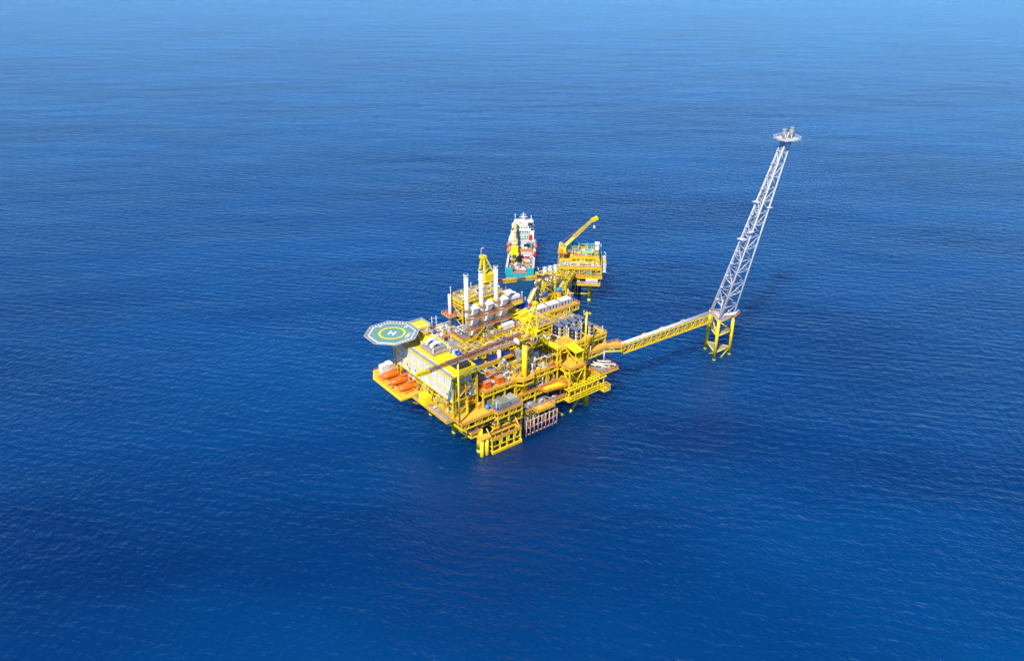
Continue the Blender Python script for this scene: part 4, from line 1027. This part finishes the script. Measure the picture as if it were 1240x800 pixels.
for x in (-7,0,7): brace(X, (x,-11.4,16.3),(x+6,-11.4,20.4),.35)
MB().box((-11,-8,16.1),(12,12,19.6),'dark').build('interior_filler', X)  # filler box inside the deck frame, coloured dark for the shade there
MB().box((-11.5,-6.5,11.7),(-5,-1,15.4),'grey').build('interior_filler', X)
MB().box((4,-13.8,11.7),(11.4,-9,13.9),'pale').build('enclosure', X)
pipes(d2,-12.5,12.5,-11,-8.4,16.3,20,16,['yellow','white','grey','maroon','pale'],61); cabinets(d2,-12.5,12.5,-11,-8.6,16,16,['pale','yellow','grey','maroon','seagreen'],62)
cabinets(d3,-12.8,13,-10.6,-4.6,21.4,30,['yellow','cream','yellow','pale','orange','tan','grey'],63,2.8); pipes(d3,-12,12,-10.6,-5,21.7,23.4,9,['white','pale','yellow'],64)
cabinets(d4,-5,11.4,-3,12.6,24.6,20,['cream','yellow','yellow','seagreen','pale','orange'],65,2.8); portals(d3,-12,12,-10.4,-5,21.4,2.6,8,3); portals(d4,-5,11,-3,12,24.6,3,5,4); portals(d2,-12.6,12.6,-11,-8.4,16,4,10,2); pipes(d4,-5,11,-3,12.6,24.8,26.4,8,['white','pale'],66)
cabinets(d1,-3,12,-13.4,-9,11.6,8,['pale','grey','maroon'],67,1.6)
for y in (-9,-3,4,10):
    MB().box((14,y-1.6,18),(16.4,y+1.6,18.25),'ochre').box((14.2,y-1.2,18.25),(16,y+1.2,20.6),'pale' if y != 4 else 'yellow').build('side_balcony', X)
    MB().tube([(16.2,y+1.3,18.3),(16.2,y+1.3,22.2),(15.2,y+1.3,23)],.18,'white',6).build('light_pole', X)
for x, y in ((13,13.4),(-13.2,2),(4,13.6)): MB().cyl((x,y,21.4),(x,y,27.6),.16,'white',n=6).build('light_pole', X)
stair(X, (-7.6,-13.4,11.6),(-2,-13.4,16))
def wthing(name, label, cat, base, parts):
    t = W.thing(name, label, cat, base); W_NAMES.add(t.name)
    for nm, mb in parts: mb.build(nm, t)
W_NAMES = set()
wthing('storage_tank','blue round tank among turquoise tanks on the far wellhead platform','tank',(-3,4,24.6),[('shell',MB().capsule((-3,4,26.2),(-3,4,27),1.9,'skyblue')),('skirt',MB().cyl((-3,4,24.62),(-3,4,26),1.5,'grey'))])
wthing('process_tank','dark turquoise upright tank behind the blue round tank','tank',(-4.8,9,24.6),[('shell',MB().capsule((-4.4,9,26.4),(-4.4,9,28.6),1.3,'seagreen')),('skirt',MB().cyl((-4.4,9,24.62),(-4.4,9,26),1,'grey'))])
wthing('process_tank','turquoise upright tank at the back edge of the wellhead platform, by the white pole','tank',(-1,11.6,24.6),[('shell',MB().capsule((-1.2,11.6,26.4),(-1.2,11.6,28.4),1.2,'teal')),('skirt',MB().cyl((-1.2,11.6,24.62),(-1.2,11.6,26),.9,'grey'))])
wthing('equipment_skid','pale turquoise equipment skid in the middle of the wellhead top deck','skid',(5,2,24.6),[('base',MB().box((2,-1.5,24.62),(8.4,5,25.2),'grey')),('housing',MB().box((2.6,-.8,25.2),(7.8,4.2,27.4),'teal')),('lid',MB().box((2.4,-1,27.4),(8,4.4,27.7),'cream')),('drum',MB().capsule((3,.6,28.1),(6.6,.6,28.1),.7,'seagreen'))])
wthing('shelter','turquoise flat roof on the back of the wellhead top deck','shelter',(6,10,24.6),[('roof',MB().box((4,8.6,28),(8.6,11.8,28.5),'teal'))]+[('post',MB().box((x-.15,y-.15,24.62),(x+.15,y+.15,28),'white')) for x in (4.3,8.3) for y in (8.9,11.5)])
wthing('process_tank','squat turquoise drum between the blue tank and the pale turquoise skid','tank',(.6,1,24.6),[('shell',MB().capsule((.4,1.4,25.8),(.4,1.4,26.6),1.1,'teal')),('skirt',MB().cyl((.4,1.4,24.62),(.4,1.4,25.4),.8,'grey'))])
wthing('hatch_cover','flat turquoise hatch on the left of the wellhead platform below its crane','hatch',(-8.6,-6,21.4),[('cover',MB().box((-10.6,-7.6,22.2),(-6.6,-4.6,22.7),'seagreen')),('frame',MB().box((-10.3,-7.3,21.42),(-6.9,-4.9,22.2),'grey'))])
wthing('tall_cabinet','turquoise and grey upright cabinets at the right of the wellhead top deck','cabinet',(10.4,3,24.6),[('body',MB().box((9.4,0,24.62),(11.4,6,28.4),'grey')),('door',MB().box((9.6,-.12,24.9),(11.2,-.002,28),'seagreen')),('roof',MB().box((9.3,-.1,28.4),(11.5,6.1,28.7),'cream'))])
wthing('control_room','cream cabin at the back of the wellhead platform beside the white pole','cabin',(10,11,24.6),[('wall',MB().box((9.2,9.4,24.62),(11.8,13,28.8),'cream')),('roof',MB().box((9,9.2,28.8),(12,13.2,29.1),'white')),('window',MB().box((9.8,9.34,26.6),(11.2,9.399,27.8),'glass'))])
K = W.thing('pedestal_crane','yellow crane on the wellhead platform with its boom raised up to the right','crane',(-11,5,21.4))
W_NAMES.add(K.name)
MB().cyl((-11,3,21.42),(-11,3,25.6),1.3,'yellow',n=16).build('pedestal', K)
hs = MB().box((-13.4,-.6,26.2),(-8.8,6,29.8),'yellow_clean').build('machinery_house', K)
MB().box((-14,-1.2,25.6),(-8,6.4,26.2),'orange').build('slew_platform', K)
MB().box((-13.2,-1.6,26.4),(-11,-.61,29),'ochre').build('cab', K)
MB().cyl((-9.6,1,30.4),(-12.6,1,30.4),.9,'tan').build('winch_drum', K)
k0 = Vector((-9.6,4,29.5)); k1 = Vector((7.5,11,45.0))
bm = MB().hexa([k0+Vector((-1.1,-1,0)),k0+Vector((1.1,-1,0)),k0+Vector((1.1,1,0)),k0+Vector((-1.1,1,0))],[k0.lerp(k1,.3)+Vector((-1,-1,0)),k0.lerp(k1,.3)+Vector((1,-1,0)),k0.lerp(k1,.3)+Vector((1,1,0)),k0.lerp(k1,.3)+Vector((-1,1,0))],'yellow_clean').build('boom', K)
lattice(k0.lerp(k1,.3), k0.lerp(k1,.93), 1.6,1.6,13,.22,.12,'yellow_clean','yellow',taper=.7).build('boom_lattice', bm)
e = k1-k0
lattice(k0.lerp(k1,.93), k1+Vector((2.4,.6,.6)), 1.4,1.4,2,.55,.4,'yellow_clean').build('boom_tip', bm)
MB().bar(k1+Vector((.6,0,0)),k1+Vector((.6,0,-4.6)),.12,'grey').box(k1+Vector((.1,-.5,-6)),k1+Vector((1.1,.5,-4.6)),'white').build('hook_block', bm)
for s in (-.7,.7): MB().bar(Vector((-12.8,3+s,31)),k1+Vector((0,s,.6)),.1,'brown').build('pendant_rope', K)
MB().bar((-13,2,29.8),(-12.6,3,32),.5,'yellow').bar((-9.4,2,29.8),(-12.6,3,32),.4,'yellow').build('gantry', K)

# gangway between the two platforms (its own frame: world axes)
G = Frame((0,0,0), 0)
g1 = W.world((-4.6,-12.8,19.6)); g0_ = F.world((103.5,59.5,27.8))
t = G.thing('link_bridge', 'yellow covered footbridge sloping between the main and the wellhead platform', 'bridge', g0_)
lattice(g0_, g1, 3.0, 3.6, 10, .45, .3, 'yellow_clean', 'yellow').build('truss', t)
dz = Vector((0,0,-1.7)); MB().bar(g0_+dz, g1+dz, 2.6, 'olive', .15).build('walkway', t)
sdv = Vector(((g1-g0_).y, -(g1-g0_).x, 0)).normalized()
for s in (-1.55,): MB().bar(g0_+sdv*1.55+Vector((0,0,-.8)), g1+sdv*1.55+Vector((0,0,-.8)), .12, 'yellow', 1.8).build('side_panel', t)
MB().cyl(g0_+sdv*-.6+Vector((0,0,2.2)), g1+sdv*-.6+Vector((0,0,2.2)), .4, 'white').build('pipe', t)

# ================================================================== SUPPLY VESSEL
V = S.thing('supply_vessel', 'turquoise and white offshore supply vessel lying stern-on behind the platform', 'ship', (0, 40, 0))
st = [(0,9.3),(6,9.6),(30,9.8),(55,9.8),(68,9.2),(76,7.6),(83,4.6),(87,1.2)]
def hull(z0, z1, k0, k1, mat, ext0=0, ext1=0):
    m = MB(); lo = [( w*k0, y+ext0*(y/87)) for y, w in st]; hi = [(w*k1, y+ext1*(y/87)) for y, w in st]
    L = [(x,y,z0) for x,y in lo]+[(-x,y,z0) for x,y in lo[::-1]]
    H = [(x,y,z1) for x,y in hi]+[(-x,y,z1) for x,y in hi[::-1]]
    n = len(L); m.add(L+H, [tuple(range(n))[::-1], tuple(range(n,2*n))]+[(i,(i+1)%n,n+(i+1)%n,n+i) for i in range(n)], mat)
    return m
hull(-3,5.2,.9,1.0,'teal',-4,0).build('hull', V)
# raised forecastle
def block_(y0, y1, z0, z1, w0, w1, mat, name, bev=1.5):
    return MB().prism([(-w0,y0),(w0,y0),(w1,y1-bev),(w1-bev,y1),(-w1+bev,y1),(-w1,y1-bev)], z0, z1, mat).build(name, V)
fo = MB().prism([(-9.7,36),(9.7,36),(9.9,66),(8.6,78),(5,86),(0,90),(-5,86),(-8.6,78),(-9.9,66)],5.2,9.2,'greygreen','pale').build('forecastle', V)
MB().prism([(-9.9,52),(9.9,52),(10.2,66),(9,78),(5.4,87),(0,91.4),(-5.4,87),(-9,78),(-10.2,66)],9.2,11,'white').build('bow_bulwark', V)
block_(50,82,11,13.6,9.2,7.2,'pale','deckhouse'); block_(54,80,13.6,16.2,8.6,6.4,'cream','deckhouse'); block_(57,78,16.2,18.8,8.2,6,'pale','deckhouse')
wh_ = block_(59,74,18.8,22,7.4,5.6,'white','wheelhouse')
MB().prism([(-7.9,58.6),(7.9,58.6),(6.1,74.6),(-6.1,74.6)],22,22.5,'cream').build('roof', wh_)
m = MB()
for z, y, w, n in ((14.4,53.95,7,9),(17,56.95,6.6,9),(19.8,58.95,6.4,8)):
    for i in range(n): x = -w+2*w*i/(n-1); m.box((x-.45,y-.12,z),(x+.45,y-.002,z+1.1),'glass')
m.build('window_row', V)
for z, y in ((11.2,50),(13.8,54),(16.4,57)): MB().box((-8.6,y-2.4,z-.2),(8.6,y-.14,z),'seagreen').build('bridge_deck', V)
for z, y in ((11.2,47.8),(13.8,51.8),(16.4,54.8)): railing([(-8.4,y),(8.4,y)],z,'white','white',False).build('railing', V)
m = MB().cyl((0,68,22.5),(0,68,29),.5,'white',.25,8).bar((-3,68,25.8),(3,68,25.8),.35,'white').bar((-2,68,27.4),(2,68,27.4),.3,'white').box((-1.4,67,25.4),(1.4,69,26),'white').box((-2,67,22.5),(2,70,24),'white')
m.build('mast', V)
for x, y, z, h in ((-6,72,22,5),(5.4,72,22,4),(-8.4,78,11,7),(8,78,11,6),(7,60,22.4,3.4)): MB().cyl((x,y,z),(x,y,z+h),.22,'white',n=6).build('antenna', V)
for x in (-5.4,5.2): MB().ball((x,64,23.8),1.1,'white').build('radar_dome', V)
for x in (-6.6,6.6): MB().box((x-1.4,50.5,13.6),(x+1.4,54,20.4),'white').box((x-1,51,20.4),(x+1,53.4,21.2),'dark').build('funnel', V)
MB().box((3.6,56.5,22.5),(7,59.5,23.9),'dark').build('equipment_box', V)
MB().box((4.6,49.6,14),(6.8,50.4,17.6),'red').build('sign_board', V); MB().box((3.6,47,11),(8.8,49.4,12.6),'grey').build('equipment_box', V)
# cargo deck
MB().box((-8.2,1,5.21),(8.2,36,5.36),'woodbrown').build('cargo_deck', V)
for s in (-1,1):
    MB().box((s*8.3,.6,5.2),(s*9.5,36,7.6),'pale').build('bulwark', V)
    m = MB()
    for i in range(13): m.box((s*9.51,1.4+i*2.7,5.4),(s*9.62,1.9+i*2.7,7.5),'teal'); m.box((s*8.1,1.4+i*2.7,5.36),(s*8.29,2.0+i*2.7,7.9),'white')
    m.build('bulwark_frame', V)
    MB().box((s*4.6,-.35,3.6),(s*9.35,2.4,8.4),'teal').build('stern_quarter', V)
    MB().box((s*8.2,36,9.2),(s*9.6,51,10.4),'white').build('side_walkway', V)
MB().box((-4.5,-.3,5.2),(4.5,.3,6.2),'tan').build('stern_gate', V)
MB().box((-9.2,-.5,1.2),(9.2,-.1,2),'tan').build('rubbing_strake', V)
MB().box((-8,37,9.2),(8,50,9.5),'greygreen').build('shelter_deck', V)
MB().box((-7.4,36.2,9.2),(7.6,36.8,11),'orange').build('deck_gate', V)
cabinets(V,-7,7.4,38,49,9.4,44,['dark','grey','seagreen','white','greygreen','pale','galv'],71,3.4,'deck_machinery')
pipes(V,-7,7.4,38,49,9.8,13,14,['seagreen','white','grey','dark'],72,(.15,.35))
cabinets(V,-7.4,7.4,3,34,5.36,70,['woodbrown','grey','tan','dark','pale','maroon','salmon','white'],73,2.2,'deck_cargo'); pipes(V,-7,7,4,33,5.6,6.6,10,['tan','grey','pale','maroon'],74,(.12,.25))
cabinets(V,-8,8,60,72,22.5,12,['white','pale','grey','cream'],81,1.6,'bridge_equipment'); cabinets(V,-8.6,8.6,51,57,13.6,14,['white','pale','seagreen','grey'],82,1.8,'deck_equipment'); cabinets(V,-9,9,76,86,11,10,['white','pale','grey','cream'],83,1.6,'deck_equipment')
cr = MB().cyl((-4.4,22,5.4),(-4.4,22,13.4),1.3,'yellow',n=14).build('crane_pedestal', V)
MB().box((-6.8,18.8,13.4),(-1.8,24.4,17.4),'yellow_clean').build('crane_house', cr)
MB().bar((-4.6,23,16.6),(-5.2,56,25),1.6,'ochre',1.6).bar((-4.6,23,15.2),(-4.9,40,19.8),.9,'yellow').build('crane_boom', cr)
MB().box((-7.6,16.8,12.8),(-1.2,25,13.4),'yellow').build('crane_platform', cr)
for i in range(6): p = Vector((-4.6,23,17.6)).lerp(Vector((-5.2,56,26)), .1+i*.17); MB().box((p.x-1.1,p.y-.5,p.z-.4),(p.x+1.1,p.y+.5,p.z+.2),'cream').build('boom_clamp', cr)
def sthing(name, label, cat, base, parts, group=None):
    t = S.thing(name, label, cat, base, group)
    for nm, mb in parts: mb.build(nm, t)
for x, y, z, c, lb in ((-9.4,44,12.4,'salmon','salmon rescue boat on the left side of the ship, nearer its bridge'),(-9,35.5,10.6,'salmon','salmon rescue boat on the left side of the ship, nearer its stern'),(9.4,40.6,12.4,'salmon','salmon lifeboat high on the right side of the ship'),(9,29.8,9.6,'red','red boat low on the right side of the ship')):
    sthing('ship_lifeboat', lb, 'lifeboat', (x,y,z-1.6), [('hull',MB().capsule((x,y-1.8,z),(x,y+1.8,z),1.35,c)),('canopy',MB().capsule((x,y-.9,z+1.1),(x,y+.7,z+1.1),.7,c)),('davit',MB().bar((x*.93,y-2,z-1.8),(x*.93,y-2,z+2),.3,'white').bar((x*.93,y+2,z-1.8),(x*.93,y+2,z+2),.3,'white'))], 'lifeboats on the ship')
for x, y, a, b, h, c, lb in ((2.6,32.4,2.6,1.5,2.4,'red','red cargo box on the ship deck in front of its orange gate'),(3.4,25,1.6,1.4,1.6,'yellow','small yellow cargo box in the middle of the ship deck'),(1.4,4.4,2.6,1.7,1.4,'salmon','orange red cargo container at the stern of the ship'),(-1.8,10.6,1.5,1.2,1.3,'white','white cargo box near the stern of the ship'),(5.6,12.2,1.2,2.2,1.6,'pale','grey cargo box along the right bulwark of the ship')):
    sthing('cargo_box', lb, 'cargo box', (x,y,5.36), [('body',MB().box((x-a,y-b,5.38),(x+a,y+b,5.2+h),c)),('lid',MB().box((x-a-.1,y-b-.1,5.2+h),(x+a+.1,y+b+.1,5.4+h),'pale' if c != 'pale' else 'tan'))])
for x, y, lb in ((11.6,24,'small white mooring buoy beside the ship, nearer its middle'),(11.8,13,'small white mooring buoy beside the ship, nearer its stern')):
    sthing('mooring_buoy', lb, 'buoy', (x,y,0), [('float',MB().ball((x,y,.4),.9,'white')),('post',MB().cyl((x,y,1.1),(x,y,2.2),.12,'pale'))])

# the ship is 0.8 of the length drafted above
for o in list(COL.objects):
    if o.parent is None and (o.name.split('.')[0] in ('supply_vessel','ship_lifeboat','cargo_box','mooring_buoy')):
        b_ = ORG[o.name]; o.location = S.world((b_.x, b_.y*.8, b_.z))
        for c in o.children_recursive:
            for vt in c.data.vertices: vt.co.y *= .8; vt.co.x *= 1.0
# the wellhead platform decks stand 2.4 m higher than drafted
for o in list(COL.objects):
    if o.parent is None and o.type == 'EMPTY' and o.name in W_NAMES and o is not X: o.location.z += 2.4
for c in X.children_recursive:
    for vt in c.data.vertices:
        if vt.co.z > 6: vt.co.z += 2.4

# ================================================================== SEA
me = bpy.data.meshes.new('sea'); E_ = 60000.0
me.from_pydata([(-E_,-E_,0),(E_,-E_,0),(E_,E_,0),(-E_,E_,0)], [], [(0,1,2,3)])
sea = bpy.data.objects.new('sea', me); COL.objects.link(sea); sea['kind'] = 'structure'
sm = bpy.data.materials.new('sea_water'); sm.use_nodes = True; nt = sm.node_tree; b = nt.nodes['Principled BSDF']
def nd(t, **kw):
    n = nt.nodes.new(t)
    for k, v in kw.items(): setattr(n, k, v)
    return n
geo = nd('ShaderNodeNewGeometry')
def noise(scale, detail, rough, sx=1, sy=1, rz=0, dist=0):
    mp = nd('ShaderNodeMapping'); mp.inputs['Scale'].default_value = (sx, sy, 1); mp.inputs['Rotation'].default_value = (0,0,rz)
    nt.links.new(geo.outputs['Position'], mp.inputs['Vector'])
    n = nd('ShaderNodeTexNoise'); n.inputs['Scale'].default_value = scale; n.inputs['Detail'].default_value = detail
    n.inputs['Roughness'].default_value = rough; n.inputs['Distortion'].default_value = dist
    nt.links.new(mp.outputs[0], n.inputs['Vector']); return n.outputs['Fac']
def mul(a, k):
    m = nd('ShaderNodeMath', operation='MULTIPLY'); nt.links.new(a, m.inputs[0])
    if isinstance(k, float): m.inputs[1].default_value = k
    else: nt.links.new(k, m.inputs[1])
    return m.outputs[0]
def addn(a, c):
    m = nd('ShaderNodeMath', operation='ADD'); nt.links.new(a, m.inputs[0]); nt.links.new(c, m.inputs[1]); return m.outputs[0]
patch = nd('ShaderNodeMapRange'); patch.inputs[1].default_value = .35; patch.inputs[2].default_value = .65; patch.inputs[3].default_value = .85; patch.inputs[4].default_value = 1.12
nt.links.new(noise(.006, 3, .55, 1, 1.6), patch.inputs[0])
wr = random.Random(11)
warp = nd('ShaderNodeTexNoise'); warp.inputs['Scale'].default_value = .035; warp.inputs['Detail'].default_value = 2
nt.links.new(geo.outputs['Position'], warp.inputs['Vector'])
wsc = nd('ShaderNodeVectorMath', operation='SCALE'); wsc.inputs['Scale'].default_value = 9.0; nt.links.new(warp.outputs['Color'], wsc.inputs[0])
wpos = nd('ShaderNodeVectorMath', operation='ADD'); nt.links.new(geo.outputs['Position'], wpos.inputs[0]); nt.links.new(wsc.outputs[0], wpos.inputs[1])
acc = None; NW = 26
for i in range(NW):                       # trains of wind waves, 1.5 m to 30 m long, spread round the wind
    lam = 1.0*(11.0**(i/(NW-1)))*wr.uniform(.9,1.1); kk = 2*math.pi/lam
    th_ = R(78)+wr.gauss(0, R(48)); slope = SEA_SLOPE*(1.0 if lam < 6 else .55)
    dt = nd('ShaderNodeVectorMath', operation='DOT_PRODUCT'); dt.inputs[1].default_value = (kk*math.cos(th_), kk*math.sin(th_), 0)
    nt.links.new(wpos.outputs[0], dt.inputs[0])
    ph = nd('ShaderNodeMath', operation='ADD'); ph.inputs[1].default_value = wr.uniform(0, 6.28); nt.links.new(dt.outputs['Value'], ph.inputs[0])
    sn = nd('ShaderNodeMath', operation='SINE'); nt.links.new(ph.outputs[0], sn.inputs[0])
    ma = nd('ShaderNodeMath', operation='MULTIPLY_ADD'); ma.inputs[1].default_value = slope/kk; nt.links.new(sn.outputs[0], ma.inputs[0])
    if acc is None: ma.inputs[2].default_value = 0
    else: nt.links.new(acc, ma.inputs[2])
    acc = ma.outputs[0]
h = addn(acc, addn(mul(noise(.33, 4, .6, .85, 1.15, .2), SEA_H[1]), mul(noise(1.1, 3, .6), SEA_H[2])))
h = addn(mul(h, patch.outputs[0]), mul(noise(.02, 3, .5, .5, 1.4, .2), SEA_H[0]))
bp = nd('ShaderNodeBump'); bp.inputs['Strength'].default_value = 1.0; bp.inputs['Distance'].default_value = 1.0
nt.links.new(h, bp.inputs['Height']); nt.links.new(bp.outputs[0], b.inputs['Normal'])
cr = nd('ShaderNodeValToRGB'); cr.color_ramp.elements[0].position = .35; cr.color_ramp.elements[1].position = .65
cr.color_ramp.elements[0].color = SEA_C0 + (1,); cr.color_ramp.elements[1].color = SEA_C1 + (1,)
nt.links.new(noise(.0035, 3, .5, 1, 2.0, .3), cr.inputs['Fac'])
nt.links.new(cr.outputs['Color'], b.inputs['Base Color'])
b.subsurface_method = 'BURLEY'; b.inputs['Subsurface Weight'].default_value = 1.0; b.inputs['Subsurface Radius'].default_value = (10.0, 25.0, 40.0); b.inputs['Subsurface Scale'].default_value = 1.0
b.inputs['Roughness'].default_value = .12; b.inputs['IOR'].default_value = 1.38
me.materials.append(sm)

# ================================================================== LIGHT
SUN_EL = R(49); sx, sy = -0.42, -0.91
w = bpy.data.worlds.new('World'); scn.world = w; w.use_nodes = True
wn = w.node_tree; bg = wn.nodes['Background']; sky = wn.nodes.new('ShaderNodeTexSky')
sky.sky_type = 'NISHITA'; sky.sun_disc = False; sky.sun_elevation = SUN_EL; sky.sun_rotation = math.atan2(sx, sy)
sky.air_density = 0.6; sky.dust_density = SKY_DUST; sky.ozone_density = 4.0
tint = wn.nodes.new('ShaderNodeMixRGB'); tint.blend_type = 'MULTIPLY'; tint.inputs[0].default_value = 1; tint.inputs[2].default_value = (.50, .84, 1.18, 1)
wn.links.new(sky.outputs[0], tint.inputs[1]); wn.links.new(tint.outputs[0], bg.inputs['Color']); bg.inputs['Strength'].default_value = SKY_S
sl_ = bpy.data.lights.new('sun', 'SUN'); sl_.energy = SUN_S; sl_.angle = R(.53); sl_.color = (1, .95, .87)
so = bpy.data.objects.new('sun', sl_); COL.objects.link(so)
k = Vector((sx, sy, 0)).normalized()*math.cos(SUN_EL)
so.rotation_euler = Vector((-k.x, -k.y, -math.sin(SUN_EL))).to_track_quat('-Z', 'Y').to_euler()
so.location = (-100, -100, 300)
vs_ = scn.view_settings
vs_.view_transform = 'Standard'; vs_.look = 'None'; vs_.gamma = 1.0; vs_.use_curve_mapping = False; vs_.exposure = EXPO
scn.render.filter_size = 1.15
scn.cycles.max_bounces = 5; scn.cycles.diffuse_bounces = 2; scn.cycles.glossy_bounces = 3
